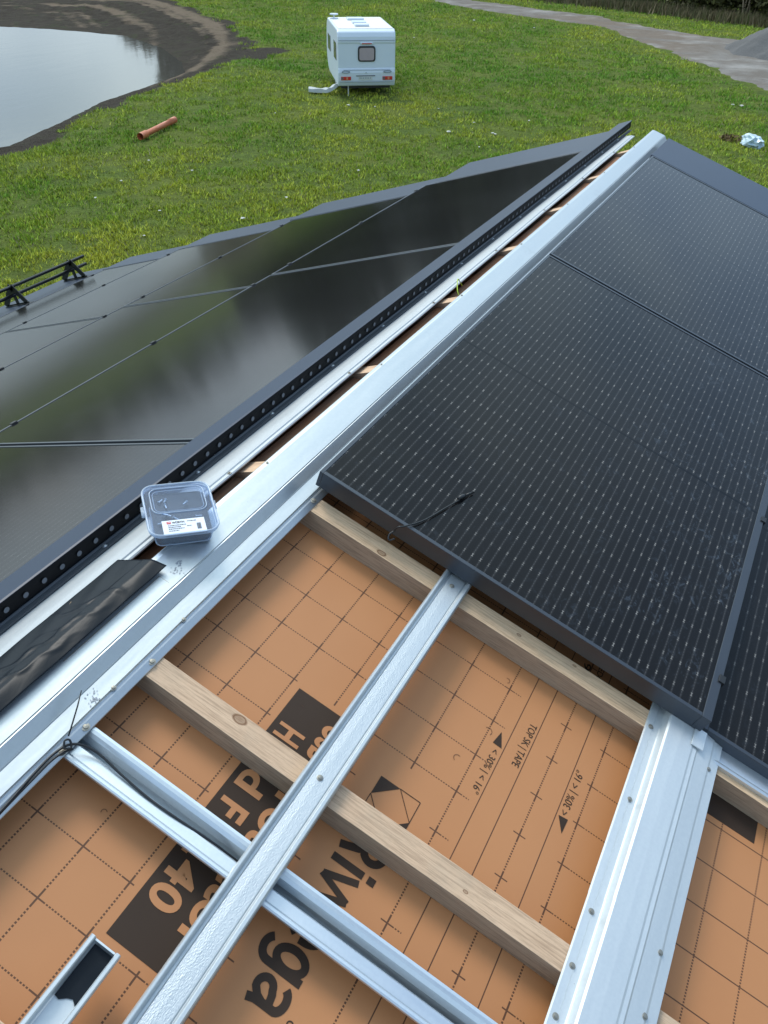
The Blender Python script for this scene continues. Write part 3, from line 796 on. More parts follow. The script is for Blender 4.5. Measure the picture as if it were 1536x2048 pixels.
def tub():
    w, d, h = .150, .163, .047
    mw = Matrix.Translation((-1.074, 1.058, ZR - .0500)) @ Matrix.Rotation(math.radians(10), 4, 'Y') @ Matrix.Rotation(math.radians(48), 4, 'Z')
    e = empty('plastic_tub', mw, 'clear lidded plastic tub with dark contents and a white label, straddling the ridge slot', 'tub')
    zr = lambda ww, dd, z, r: [(x, y, z) for x, y in rrect(ww, dd, r)]
    m = MB()
    loft(m, [zr(w * .78, d * .80, .0, .014), zr(w * .83, d * .84, .004, .016), zr(w * .93, d * .94, h - .004, .020)], True)
    loft(m, [zr(w * .915, d * .925, h - .004, .020), zr(w * .815, d * .825, .006, .016), zr(w * .77, d * .79, .003, .014)])
    m.build('body', M['clear'], e, smooth=True)
    m = MB()
    for z, ww, r in ((h, 1.0, .0028), (h - .007, .985, .0022)):
        pts = [Vector((x, y, z)) for x, y in rrect(w * ww, d * ww, .026)]; m.tube(pts + [pts[0]], r, 8, caps=False)
    pts = [Vector((x, y, .002)) for x, y in rrect(w * .80, d * .82, .014)]; m.tube(pts + [pts[0]], .0016, 6, caps=False)
    pts = [Vector((x, y + d * .17, h + .001)) for x, y in rrect(w * .80, d * .50, .018)]; m.tube(pts + [pts[0]], .0015, 6, caps=False)
    pts = [Vector((x, y + d * .17, h - .001)) for x, y in rrect(w * .72, d * .42, .014)]; m.tube(pts + [pts[0]], .0010, 6, caps=False)
    m.box((-w * .56, -.014, h - .006), (-w * .49, .016, h - .001)); m.box((w * .49, -.010, h - .006), (w * .54, .014, h - .001))
    m.build('rim', M['clear_rim'], e, smooth=True)
    m = MB(); L = zr(w * .985, d * .985, h + .0005, .026); L2 = zr(w * .985, d * .985, h - .0008, .026); k = len(L)
    m.add(L + L2, [tuple(range(k)), tuple(range(2 * k - 1, k - 1, -1))] + [(i, (i + 1) % k, (i + 1) % k + k, i + k) for i in range(k)])
    m.build('lid', M['clear_lid'], e)
    m = MB(); pl = rrect(w * .79, d * .81, .013); loft(m, [[(x, y, .006) for x, y in pl], [(x * 1.04, y * 1.04, .030) for x, y in pl]], True)
    k = len(pl); m.add([(x * 1.04, y * 1.04, .030) for x, y in pl], [tuple(range(k))])
    m.build('dark_contents', M['insert'], e)
    rn = random.Random(5)
    for _ in range(9):
        m = MB()
        a = rn.uniform(0, 6.28); x = rn.uniform(-.042, .042); y = rn.uniform(-.05, .05); z = .033 + rn.uniform(0, .004)
        dd = Vector((math.cos(a), math.sin(a), rn.uniform(-.1, .2))) * .014
        m.tube([(x, y, z), Vector((x, y, z)) + dd], .0018, 6); m.disc((x, y, z), .0036, .0016, 8, axis=dd)
        m.build('loose_screw', M['galv'], e)
    def wall(x, z, o=.0006):      # label plane: on the lid, front half, tipping over the front rim
        return (x, -d * .44 + z, h + .0012 + o)
    lw = .046
    m = MB(); m.add([wall(-lw, -.012), wall(lw, -.012), wall(lw, .033), wall(-lw, .033)], [(0, 1, 2, 3)])
    lb = m.build('label', M['label'], e)
    m = MB(); m.add([wall(-.036, .0215, .0012), wall(-.027, .0215, .0012), wall(-.027, .029, .0012), wall(-.036, .029, .0012)], [(0, 1, 2, 3)]); m.build('logo', M['red'], lb)
    m = MB(); m.add([wall(-.0345, .0245, .0016), wall(-.0285, .0245, .0016), wall(-.0285, .026, .0016), wall(-.0345, .026, .0016)], [(0, 1, 2, 3)]); m.build('logo_bar', M['label'], lb)
    cu = D.curves.new('tmp', 'FONT'); cu.body = 'WÜRTH'; cu.offset = .04
    o = D.objects.new('tmp', cu); COL.objects.link(o); me = D.meshes.new_from_object(o); D.objects.remove(o)
    co = np.array([v.co[:] for v in me.vertices]); lo = co.min(0); hi = co.max(0)
    for v in me.vertices:
        a = (v.co.x - lo[0]) / (hi[0] - lo[0]); b = (v.co.y - lo[1]) / (hi[1] - lo[1]); v.co = wall(-.025 + .027 * a, .0215 + .0075 * b, .0012)
    me.materials.clear(); me.materials.append(M['blackprint']); ob = D.objects.new('print', me); COL.objects.link(ob); ob.parent = lb
    m = MB(); rn = random.Random(9)
    for z, x0, x1 in ((.0150, -.034, .004), (.0095, -.034, -.008), (.004, -.034, .000), (.0245, .008, .028), (.0095, .006, .015), (-.002, -.034, -.014)):
        x = x0
        while x < x1:
            q = x + rn.uniform(.0012, .004); m.add([wall(x, z, .0012), wall(q, z, .0012), wall(q, z + .0024, .0012), wall(x, z + .0024, .0012)], [(0, 1, 2, 3)]); x = q + .0009
    for k in range(7):
        z = -.002 + .0028 * k; m.add([wall(.027, z, .0012), wall(.036, z, .0012), wall(.036, z + .0015, .0012), wall(.027, z + .0015, .0012)], [(0, 1, 2, 3)])
    m.build('print', M['blackprint'], lb)
tb3 = NT('clear_lid'); tb3.set(Base_Color=(.62, .68, .76), Roughness=.10)
out = tb3.n['Material Output']; trn = tb3.n.new('ShaderNodeBsdfTransparent'); trn.inputs[0].default_value = (.80, .86, .95, 1)
mx = tb3.n.new('ShaderNodeMixShader'); mx.inputs[0].default_value = .10
tb3.t.links.new(trn.outputs[0], mx.inputs[1]); tb3.t.links.new(tb3.b.outputs[0], mx.inputs[2]); tb3.t.links.new(mx.outputs[0], out.inputs[0])
M['clear_lid'] = tb3.m
M['insert'] = plain('dark_contents', (.022, .027, .036), .5, var=.5, sc_=60)
tub()

# ================================================================== GROUND
def vnoise(x, y, sc_, seed=0):
    """smooth value noise in 0..1"""
    X = x / sc_; Y = y / sc_
    xi = np.floor(X).astype(np.int64); yi = np.floor(Y).astype(np.int64); fx = X - xi; fy = Y - yi
    fx = fx * fx * (3 - 2 * fx); fy = fy * fy * (3 - 2 * fy)
    def h(a, b):
        n = (a * 374761393 + b * 668265263 + seed * 1442695041) & 0x7fffffff
        n = ((n ^ (n >> 13)) * 1274126177) & 0x7fffffff
        return ((n ^ (n >> 16)) & 0xffff) / 65535.0
    return (h(xi, yi) * (1 - fx) + h(xi + 1, yi) * fx) * (1 - fy) + (h(xi, yi + 1) * (1 - fx) + h(xi + 1, yi + 1) * fx) * fy
def fbm(x, y, sc_, seed=0, o=4):
    r = 0; a = 1; t = 0
    for k in range(o): r = r + a * vnoise(x, y, sc_ / 2 ** k, seed + k * 17); t += a; a *= .55
    return r / t
def sdf(px, py, poly):
    """signed distance to polygon, negative inside"""
    d = np.full(px.shape, 1e9); ins = np.zeros(px.shape, bool); n = len(poly)
    for i in range(n):
        ax, ay = poly[i]; bx_, by_ = poly[(i + 1) % n]
        ex, ey = bx_ - ax, by_ - ay; wx, wy = px - ax, py - ay
        t = np.clip((wx * ex + wy * ey) / (ex * ex + ey * ey), 0, 1)
        d = np.minimum(d, np.hypot(wx - ex * t, wy - ey * t))
        c = ((ay > py) != (by_ > py)) & (px < (bx_ - ax) * (py - ay) / (by_ - ay + 1e-12) + ax)
        ins ^= c
    return np.where(ins, -d, d)
WZ = -.38
kz = (H - WZ) / H
water_poly = [(x * kz, y * kz) for x, y in [(-22.7, 15.5), (-22.93, 17.92), (-23.83, 20.82), (-25.24, 24.66), (-25.9, 28.6), (-26.3, 31.0), (-28.4, 33.2), (-31.97, 35.97), (-36.35, 38.0), (-41.05, 37.6), (-44.05, 36.8), (-52, 33), (-56, 22), (-48, 11), (-32, 8), (-25, 11)]]
bank_poly = [(-21.6, 14.5), (-22.02, 17.12), (-22.09, 19.15), (-23.85, 24.49), (-25.0, 29.98), (-26.6, 35.3), (-28.9, 40.2), (-34.0, 45.7), (-41.5, 51.0), (-46.5, 53.6), (-60, 50), (-68, 30), (-60, 8), (-40, 2), (-25, 6)]
track_near = [(-60, 88), (-44, 76), (-30.16, 63.94), (-22.99, 59.4), (-18.7, 57.6), (-15.0, 56.4), (-11.5, 51.71), (-7.2, 46.07), (-4.97, 42.28), (-3.25, 39.6), (1.5, 33), (14, 24), (40, 16)]
track_far = [(-58, 92), (-42, 79), (-27.4, 66.0), (-20.44, 62.8), (-16.51, 61.24), (-12.25, 57.9), (-9.15, 56.6), (-6.94, 56.35), (-2, 57), (6, 55), (14, 52), (28, 50), (60, 44)]
track_poly = track_near + track_far[::-1]
def terrain(x, y):
    dw = sdf(x, y, water_poly); db = sdf(x, y, bank_poly)
    wob = (fbm(x, y, 2.2, 5) - .5)
    t = np.clip(dw / np.maximum(dw - db, .01), 0, 1)             # 0 at water line, 1 at the outer bank edge
    ring = (dw > 0) & (db < 0)
    z = np.zeros_like(x)
    z = np.where(ring, WZ * (1 - t) ** 1.3 + np.sin(t * 3.14) * (.30 * (fbm(x, y, 1.3, 9) - .42) + .22 * (fbm(x, y, .45, 10, 2) - .5)), z)
    z = np.where(dw <= 0, WZ + np.maximum(dw * .35, -.7), z)
    lump = (fbm(x, y, .9, 21, 3) - .5) * .07 + (fbm(x, y, 9, 22, 2) - .5) * .12
    z = z + np.where(dw > .3, lump, lump * .3 * 0)
    return z, dw, db
def axis(lo, hi, fine_lo, fine_hi, st):
    a = list(np.arange(fine_lo, fine_hi, st)); x = fine_hi; g = st
    while x < hi: a.append(x); g *= 1.35; x += g
    a.append(hi); x = fine_lo - st; g = st; b = []
    while x > lo: b.append(x); g *= 1.35; x -= g
    b.append(lo); return np.array(b[::-1] + a)
gx = axis(-900, 900, -62, 12, .28); gy = axis(-900, 900, 4, 80, .28)
GX, GY = np.meshgrid(gx, gy); zz, dw, db = terrain(GX, GY)
nxg, nyg = len(gx), len(gy)
me = D.meshes.new('ground')
co = np.stack([GX, GY, zz], -1).reshape(-1, 3)
ii, jj = np.meshgrid(np.arange(nxg - 1), np.arange(nyg - 1)); a = (jj * nxg + ii).reshape(-1)
quads = np.stack([a, a + 1, a + nxg + 1, a + nxg], -1)
def mesh_np(me, co, faces, k):
    me.vertices.add(len(co)); me.vertices.foreach_set('co', co.astype(np.float32).reshape(-1))
    me.loops.add(faces.size); me.loops.foreach_set('vertex_index', faces.astype(np.int32).reshape(-1))
    me.polygons.add(len(faces)); me.polygons.foreach_set('loop_start', np.arange(0, faces.size, k, dtype=np.int32)); me.polygons.foreach_set('loop_total', np.full(len(faces), k, np.int32))
    me.update(); me.validate()
mesh_np(me, co, quads, 4)
# soil share: 1 on the bank ring with ragged edge, 0 in the meadow
edge = db + .55 + (fbm(GX, GY, 3.2, 31) - .5) * 1.6 + (fbm(GX, GY, .8, 33) - .5) * 1.2
soil = np.clip(.5 - edge * 1.1, 0, 1)
# tongue of bare dark earth running into the meadow right of the pond
tong = np.exp(-(((GX + 27.0) / 1.5) ** 2 + ((GY - 37.6) / 2.8) ** 2))
soil = np.clip(np.maximum(soil, (tong + (fbm(GX, GY, 1.1, 44) - .5) * 1.0 > .55) * .8), 0, 1)
# pale brown flat of the bank on the meadow side, dark wet earth elsewhere
pale = np.clip(1.1 - np.abs(db + 1.7) / 1.2, 0, 1) * np.clip((GY - 28) / 5, 0, 1) * .9
str_ = vnoise(db / .45 + 40, (GX + GY) * .12, 1.0, 53) - .5
pale = np.clip(pale + 1.1 * str_ * (GY > 26) + .35 * np.clip((GY - 40) / 4, 0, 1) * (db < -1.2), 0, 1)
pale = np.clip(pale * (.45 + 1.1 * fbm(GX, GY, 2.5, 50)) + (fbm(GX, GY, 1.2, 51) - .5) * .9 - .12, 0, 1)
at = me.attributes.new('mask', 'FLOAT_COLOR', 'POINT')
cols = np.stack([soil, pale, np.clip(fbm(GX, GY, 6, 61), 0, 1), np.ones_like(soil)], -1).reshape(-1).astype(np.float32)
at.data.foreach_set('color', cols)
me.polygons.foreach_set('use_smooth', np.ones(len(quads), bool))
g = NT('meadow_and_soil')
atn = g.new('ShaderNodeAttribute'); atn.attribute_name = 'mask'
sr = g.n.new('ShaderNodeSeparateColor'); g.put(sr.inputs[0], atn.outputs['Color'])
n1 = g.noise(2.6, 8, rough=.7); n2 = g.noise(9, 6, rough=.7); n3 = g.noise(.35, 3)
gc = g.mix(g.ramp(n1, [(.32, 0), (.68, 1)]), (.050, .080, .016), (.15, .215, .034))
gc = g.mix(g.ramp(n3, [(.35, 0), (.65, .6)]), gc, (.17, .19, .034))
gc = g.mix(g.ramp(n2, [(.0, 0), (.58, 0), (.70, .85)]), gc, (.045, .04, .022))
dark = g.mix(n1, (.026, .022, .018), (.078, .062, .046)); br = g.mix(n2, (.125, .092, .064), (.26, .2, .145))
so_ = g.mix(g.ramp(g.M('ADD', sr.outputs[1], g.M('MULTIPLY', g.M('SUBTRACT', g.noise(1.6, 9, rough=.8), .5), 1.1)), [(.25, 0), (.7, 1)]), dark, br)
so_ = g.mix(g.ramp(g.noise(1.3, 6, rough=.75), [(.0, 0), (.54, 0), (.66, .55)]), so_, (.045, .065, .02))
f = g.ramp(g.M('ADD', sr.outputs[0], g.M('MULTIPLY', g.M('SUBTRACT', n1, .5), .7)), [(.38, 0), (.6, 1)])
g.set(Base_Color=g.mix(f, gc, so_), Roughness=.95); g.b.inputs['Specular IOR Level'].default_value = .15
g.bump(g.M('ADD', n1, g.M('MULTIPLY', n2, .6)), 1.0, .22)
me.materials.append(g.m)
go = D.objects.new('ground', me); COL.objects.link(go); go['kind'] = 'structure'

# water
w_ = MB(); cx, cy = np.mean(water_poly, 0)
ring = [(cx + (x - cx) * 1.03, cy + (y - cy) * 1.03, WZ) for x, y in water_poly]
w_.add(ring, [tuple(range(len(ring)))])
wm = NT('pond_water'); wm.set(Base_Color=(.075, .07, .062), Roughness=.06, IOR=1.33)
wm.b.inputs['Specular IOR Level'].default_value = .5
wm.bump(wm.M('ADD', wm.noise(1.1, 3, wm.mapv((1, .35, 1))), wm.M('MULTIPLY', wm.noise(7, 3), .25)), .10, .05)
wo_ = w_.build('pond_water', wm.m); wo_['kind'] = 'structure'

# gravel track
def resample(pl, n):
    pl = np.array(pl, float); d = np.r_[0, np.cumsum(np.hypot(*np.diff(pl, axis=0).T))]; t = np.linspace(0, d[-1], n)
    return np.stack([np.interp(t, d, pl[:, 0]), np.interp(t, d, pl[:, 1])], -1)
nT, nW = 420, 26
# match the two edges segment by segment, so that cross lines stay square
seg = np.linspace(0, len(track_near) - 1, nT); idx = np.arange(len(track_near))
An = np.stack([np.interp(seg, idx, np.array(track_near)[:, k]) for k in (0, 1)], -1)
Bn = np.stack([np.interp(seg, idx, np.array(track_far)[:, k]) for k in (0, 1)], -1)
An = An + (fbm(An[:, 0], An[:, 1], 1.6, 71) - .5)[:, None] * np.array([1.1, 1.1]); Bn = Bn + (fbm(Bn[:, 0], Bn[:, 1], 2.2, 72) - .5)[:, None] * np.array([1.6, 1.6])
tt = np.linspace(0, 1, nW)
PT = An[:, None] * (1 - tt[None, :, None]) + Bn[:, None] * tt[None, :, None]
Zt, _, _ = terrain(PT[..., 0], PT[..., 1])
Zt = Zt + .055 - .10 * (np.abs(tt - .5) * 2)[None] ** 8 + (fbm(PT[..., 0], PT[..., 1], .9, 74) - .5) * .06
me = D.meshes.new('gravel_track'); co = np.concatenate([PT, Zt[..., None]], -1).reshape(-1, 3)
ii, jj = np.meshgrid(np.arange(nW - 1), np.arange(nT - 1)); a = (jj * nW + ii).reshape(-1)
mesh_np(me, co, np.stack([a, a + 1, a + nW + 1, a + nW], -1), 4); me.polygons.foreach_set('use_smooth', np.ones(len(a), bool))
t = NT('gravel'); x_, y_, _z = t.xyz()
n1 = t.noise(.55, 7, rough=.7); n2 = t.noise(30, 3)
c = t.mix(n2, (.11, .10, .09), (.27, .245, .225))
c = t.mix(t.ramp(n1, [(.40, 0), (.58, .7)]), c, (.12, .095, .075))
mud = t.M('MULTIPLY', t.ramp(t.M('ABSOLUTE', t.M('DIVIDE', t.M('ADD', x_, 13.5), 7.0)), [(0, 1), (.55, 1), (1, 0)]), t.ramp(t.noise(.6, 4, t.mapv((.5, 1.3, 1))), [(.36, 0), (.52, 1)]))
c = t.mix(t.M('MULTIPLY', mud, .8), c, (.15, .112, .082))
pl_ = t.ramp(t.noise(.5, 6, t.mapv((1, 1.3, 1), loc=(4, 3, 0))), [(.52, 0), (.7, .4)])
c = t.mix(pl_, c, (.42, .40, .38))
t.set(Base_Color=c, Roughness=.95); t.bump(t.M('ADD', n2, n1), .6, .04); me.materials.append(t.m); M['gravel'] = t.m
to = D.objects.new('gravel_track', me); COL.objects.link(to); to['kind'] = 'structure'

# gravel heap
def heap():
    n = 70; ax_ = np.linspace(-5.2, 5.2, n); X, Y = np.meshgrid(ax_, ax_)
    r = np.hypot(X / 1.0, Y / .9); z = 2.3 * np.clip(1 - r / 4.6, 0, None) ** .92 + (fbm(X + 50, Y, 1.3, 81) - .5) * .5 * (r < 4.7) + (fbm(X + 50, Y, .4, 82, 2) - .5) * .16
    z = np.where(r > 4.9, -.3, z - .05)
    me = D.meshes.new('gravel_heap'); ii, jj = np.meshgrid(np.arange(n - 1), np.arange(n - 1)); a = (jj * n + ii).reshape(-1)
    mesh_np(me, np.stack([X, Y, z], -1).reshape(-1, 3), np.stack([a, a + 1, a + n + 1, a + n], -1), 4)
    t = NT('heap_gravel'); n2 = t.noise(14, 4, rough=.8); t.set(Base_Color=t.mix(n2, (.07, .068, .07), (.17, .165, .165)), Roughness=.95); t.bump(n2, .8, .06)
    me.materials.append(t.m); o = D.objects.new('gravel_heap', me); COL.objects.link(o); o.location = (-2.6, 52.6, .05)
    tag(o, 'grey heap of gravel beside the track at the right photo edge', 'heap')
heap()

# grass: many blades in one object (nobody could count them)
def grass():
    N = 235000
    az = np.radians(rng.uniform(-66, 4, N)); lo, hi = 9.0, 78.0
    u = rng.random(N); e = .45; r = (lo ** e + u * (hi ** e - lo ** e)) ** (1 / e)
    x = r * np.sin(az); y = r * np.cos(az)
    z, dw, db = terrain(x, y); dt = sdf(x, y, track_poly)
    tong = np.exp(-(((x + 27.0) / 1.5) ** 2 + ((y - 37.6) / 2.8) ** 2))
    den = fbm(x, y, .55, 91, 3); big = fbm(x, y, 5, 92)
    keep = (db + (fbm(x, y, 3.2, 31) - .5) * 2.2 > -.5) & (dt > .1 + (den - .5) * 1.0) & (tong + (fbm(x, y, 1.1, 44) - .5) * 1.0 < .6)
    keep |= (db > -1.0) & (db < .3) & (den > .66) & (dw > 1.2) & (y > 28)
    keep &= rng.random(N) < np.clip((den - .30) * 3.4 + .1, .05, 1)
    x, y, z, r, den, big = (q[keep] for q in (x, y, z, r, den, big)); n = len(x)
    B = 4
    x = np.repeat(x, B); y = np.repeat(y, B); z = np.repeat(z, B); r = np.repeat(r, B); den = np.repeat(den, B); big = np.repeat(big, B)
    m = len(x); sz = (.024 + .050 * rng.random(m)) * (.55 + .9 * den) * (1 + (r - 10) / 75)
    th = rng.uniform(0, 6.283, m); off = .045 * (1 + r / 50)
    bx = x + rng.normal(0, 1, m) * off; by = y + rng.normal(0, 1, m) * off
    wd = sz * rng.uniform(.16, .30, m); lean = rng.uniform(.25, 1.15, m); lt = rng.uniform(0, 6.283, m)
    p0 = np.stack([bx - wd * np.cos(th), by - wd * np.sin(th), z - .01], -1); p1 = np.stack([bx + wd * np.cos(th), by + wd * np.sin(th), z - .01], -1)
    p2 = np.stack([bx + np.cos(lt) * sz * lean, by + np.sin(lt) * sz * lean, z + sz], -1)
    co = np.stack([p0, p1, p2], 1).reshape(-1, 3); f = np.arange(3 * m).reshape(-1, 3)
    me = D.meshes.new('grass'); mesh_np(me, co, f, 3)
    yel = np.clip(fbm(x, y, 3.5, 95) * 1.7 - .45 + rng.normal(0, .20, m) - (big - .5) * .8, 0, 1)[:, None]
    near = np.clip((24 - r) / 10, 0, 1)[:, None] * .35
    yel = np.clip(yel + near, 0, 1)
    cA = np.array([.15, .31, .028]); cB = np.array([.50, .50, .062]); cc = cA * (1 - yel) + cB * yel
    cc = cc * rng.uniform(.55, 1.45, m)[:, None]
    dead = rng.random(m) < .05; cc[dead] = np.array([.34, .28, .16]) * rng.uniform(.6, 1.2, dead.sum())[:, None]
    cc = np.repeat(cc, 3, 0); at = me.attributes.new('tint', 'FLOAT_COLOR', 'POINT')
    at.data.foreach_set('color', np.concatenate([cc, np.ones((len(cc), 1))], 1).astype(np.float32).reshape(-1))
    t = NT('grass_blades'); a = t.new('ShaderNodeAttribute'); a.attribute_name = 'tint'
    t.set(Base_Color=a.outputs['Color'], Roughness=.6); t.b.inputs['Specular IOR Level'].default_value = .2
    me.materials.append(t.m); o = D.objects.new('grass', me); COL.objects.link(o)
    tag(o, 'short patchy meadow grass with yellowish tufts and bare gaps', 'grass', kind='stuff')
grass()

# ================================================================== CARAVAN
M['van'] = plain('white_caravan_paint', (.66, .73, .84), .35, var=.03, sc_=3)
M['van_roof'] = plain('cream_caravan_roof', (.68, .67, .62), .5, var=.06, sc_=3)
M['van_glass'] = plain('tinted_window', (.12, .13, .15), .12, var=.2)
M['curtain'] = plain('pink_blind_window', (.42, .34, .38), .25, var=.06)
M['rubber'] = plain('dark_rubber', (.03, .032, .037), .6)
M['lamp_red'] = plain('red_lens', (.55, .03, .03), .25)
M['lamp_orange'] = plain('orange_lens', (.6, .22, .12), .3)
M['plate'] = plain('plate_white', (.6, .62, .62), .4)
def caravan():
    mw = Matrix.Translation((-18.05, 30.20, -.02)) @ Matrix.Rotation(math.radians(37.0), 4, 'Z')
    e = empty('caravan', mw, 'white touring caravan parked on the meadow with its rear facing the roof', 'caravan')
    W = 2.24
    pr = [(.05, .42), (-.03, .62), (-.05, .90), (-.02, 1.02), (.0, 1.05), (.02, 1.86), (.0, 1.92), (.02, 2.10), (.10, 2.25), (.26, 2.33), (3.7, 2.33), (4.0, 2.2), (4.22, 1.85), (4.32, 1.3), (4.2, .85), (3.75, .52), (3.3, .42)]
    m = MB(); k = len(pr); m.add([(0, y, z) for y, z in pr] + [(W, y, z) for y, z in pr], [tuple(range(k)), tuple(range(2 * k - 1, k - 1, -1))] + [(i, i + k, (i + 1) % k + k, (i + 1) % k) for i in range(k)])
    b = m.build('body', M['van'], e, bevel=.045); b.modifiers['bevel'].segments = 3
    m = MB(); m.box((.07, .30, 2.325), (W - .07, 3.65, 2.345)); m.build('roof_skin', M['van_roof'], e, bevel=.01)
    for y in (.75, 1.55, 2.6):
        m = MB(); w = .34 if y < 2 else .42; m.box((W / 2 - w, y, 2.345), (W / 2 + w * .6, y + .45, 2.42)); m.build('roof_vent', M['van'], e, bevel=.02)
    m = MB(); m.disc((.22, 3.2, 2.34), .16, .03, 20); m.tube([(.22, 3.2, 2.34), (.22, 3.2, 2.48)], .02, 8); m.disc((.22, 3.2, 2.48), .17, .04, 20); m.build('antenna', M['van'], e, smooth=False)
    # rear window
    def rr(cx, cz, w, h, r, y): return [(cx + a, y, cz + b) for a, b in rrect(w, h, r, 4)]
    fr_ = MB(); L = rr(1.12, 1.53, .68, .53, .10, -.018); L2 = rr(1.12, 1.53, .68, .53, .10, .03)
    n = len(L); fr_.add(L + L2, [tuple(range(n))] + [(i, (i + 1) % n, (i + 1) % n + n, i + n) for i in range(n)])
    wf = fr_.build('window', M['rubber'], e)
    pn_ = MB(); L = rr(1.12, 1.525, .57, .42, .07, -.024); pn_.add(L, [tuple(range(len(L)))]); pn_.build('pane', M['curtain'], wf)
    # high brake lamp, trim lines
    m = MB(); m.box((.88, -.045, 1.855), (1.36, .0, 1.925)); m.build('lamp_housing', M['van'], e, bevel=.012)
    m = MB(); m.box((.93, -.052, 1.865), (1.31, -.044, 1.895)); m.build('brake_light', M['lamp_red'], e)
    for a, b in (((.04, -.012, 1.975), (W - .04, .01, 1.992)), ((.2, -.052, .99), (W - .2, -.03, .996)), ((.08, -.044, .57), (W - .08, -.02, .576))):
        m = MB(); m.box(a, b); m.build('trim_line', M['trim'], e)
    for x0, flip in ((.11, 1), (W - .50, -1)):
        m = MB(); m.box((x0, -.062, .64), (x0 + .39, -.03, .765)); tl = m.build('tail_light', M['lamp_red'], e, bevel=.012)
        m = MB(); x1 = x0 + (.0 if flip > 0 else 0.0); m.box((x1 + .01, -.066, .66), (x1 + .09, -.061, .75)); m.build('reflector', M['van_glass'], tl)
        m = MB(); m.box((x1 + .20, -.066, .66), (x1 + .27, -.061, .75)); m.build('lens', M['lamp_orange'], tl)
        m = MB(); c_ = [(x0 + .19 + .15 * math.cos(t_), -.066 - 0 * t_, .93 + .035 * math.sin(t_)) for t_ in np.linspace(0, 6.2832, 17)]; m.tube(c_, .014, 6, caps=False); m.build('grab_handle', M['grip'], e, smooth=True)
    m = MB(); m.box((.80, -.055, .655), (1.34, -.045, .76)); np_ = m.build('number_plate', M['plate'], e)
    m = MB(); rn = random.Random(2)
    for k in range(7): m.box((.84 + .067 * k, -.058, .685), (.84 + .067 * k + .034, -.0545, .735))
    m.build('plate_print', M['grip'], np_)
    m = MB(); m.box((.70, -.056, .775), (1.45, -.040, .80)); m.build('plate_lamp_bar', M['rubber'], e)
    m = MB(); m.add([(1.09, -.056, .915), (1.03, -.056, .865), (1.09, -.056, .885), (1.15, -.056, .865)], [(0, 1, 2), (0, 2, 3)]); m.build('emblem', M['grip'], e)
    # side window, door line
    for (y0, y1, z0, z1) in ((.45, 1.35, 1.25, 1.85), (2.6, 3.6, 1.25, 1.8)):
        m = MB(); m.box((-.015, y0, z0), (.01, y1, z1)); m.build('side_window', M['van_glass'], e, bevel=.01)
    for x in (.42,):
        m = MB(); m.tube([(x, .25, .45), (x, .20, .03)], .025, 8); m.disc((x, .20, .0), .09, .025, 12); m.build('corner_steady', M['galv'], e)
    for x in (.12, W - .30):
        m = MB(); m.tube([(x, 2.1, .33), (x + .18, 2.1, .33)], .33, 24); wh = m.build('wheel', M['rubber'], e, bevel=.02)
        m = MB(); m.tube([(x - .004, 2.1, .33), (x + .184, 2.1, .33)], .19, 20); m.build('rim', M['galv'], wh)
    m = MB(); m.tube([(.5, 4.1, .46), (1.04, 5.3, .46)], .04, 8); m.tube([(1.58, 4.1, .46), (1.04, 5.3, .46)], .04, 8); m.tube([(1.04, 5.15, .46), (1.04, 5.15, .02)], .03, 8); m.build('drawbar', M['galv'], e)
    m = MB(); m.box((.15, .3, .30), (W - .15, 3.5, .425)); m.build('chassis', M['rubber'], e)
M['trim'] = plain('grey_trim', (.28, .33, .4), .5); M['grip'] = plain('grey_plastic', (.22, .28, .33), .5)
caravan()
# folded grey awning sheet by the caravan's left rear corner
aw = MB(); n = 16; vs = []
path = [(0, 0, .36), (-.12, -.10, .26), (-.30, -.25, .14), (-.55, -.35, .10), (-1.1, -.52, .11)]
pp = smooth_path(path, 6)
for i, p in enumerate(pp):
    wv = .02 * math.sin(i * .9)
    for dx, dy, dz in ((-.10, .15, -.02), (-.07, .12, .10 + wv), (.07, -.12, .10 - wv), (.10, -.15, -.04)): vs.append(p + Vector((dx, dy, dz)))
fs = []
for i in range(len(pp) - 1):
    for j in range(4): a = i * 4 + j; b = i * 4 + (j + 1) % 4; fs.append((a, b, b + 4, a + 4))
fs += [(0, 1, 2, 3), tuple(len(pp) * 4 - 4 + j for j in (3, 2, 1, 0))]
aw.add(vs, fs)
ao = aw.build('folded_sheet', plain('grey_sheeting', (.40, .43, .44), .6), mw=Matrix.Translation((-18.35, 30.75, .02)), smooth=False, bevel=.02)
tag(ao, 'pale grey folded sheet lying from the caravan corner onto the grass', 'sheet')

# orange drain pipe
m = MB(); A = Vector((-20.05, 21.05, .12)); B = Vector((-20.62, 23.45, .13)); d = B - A
m.tube([A, A + d * .16, A + d * .161, A + d * .52, A + d * .60, A + d * .84, A + d * .841, B], [.112, .112, .088, .088, .092, .088, .104, .104], 20, caps=False)
m.tube([B, A + d * .84, A + d * .6, A + d * .16, A], [.095, .078, .078, .078, .10], 20, caps=False)
M['orange'] = plain('orange_pvc', (.52, .155, .07), .45, var=.15, sc_=2)
tag(m.build('drain_pipe', M['orange'], smooth=True), 'orange plastic drain pipe lying in the grass near the pond', 'pipe')

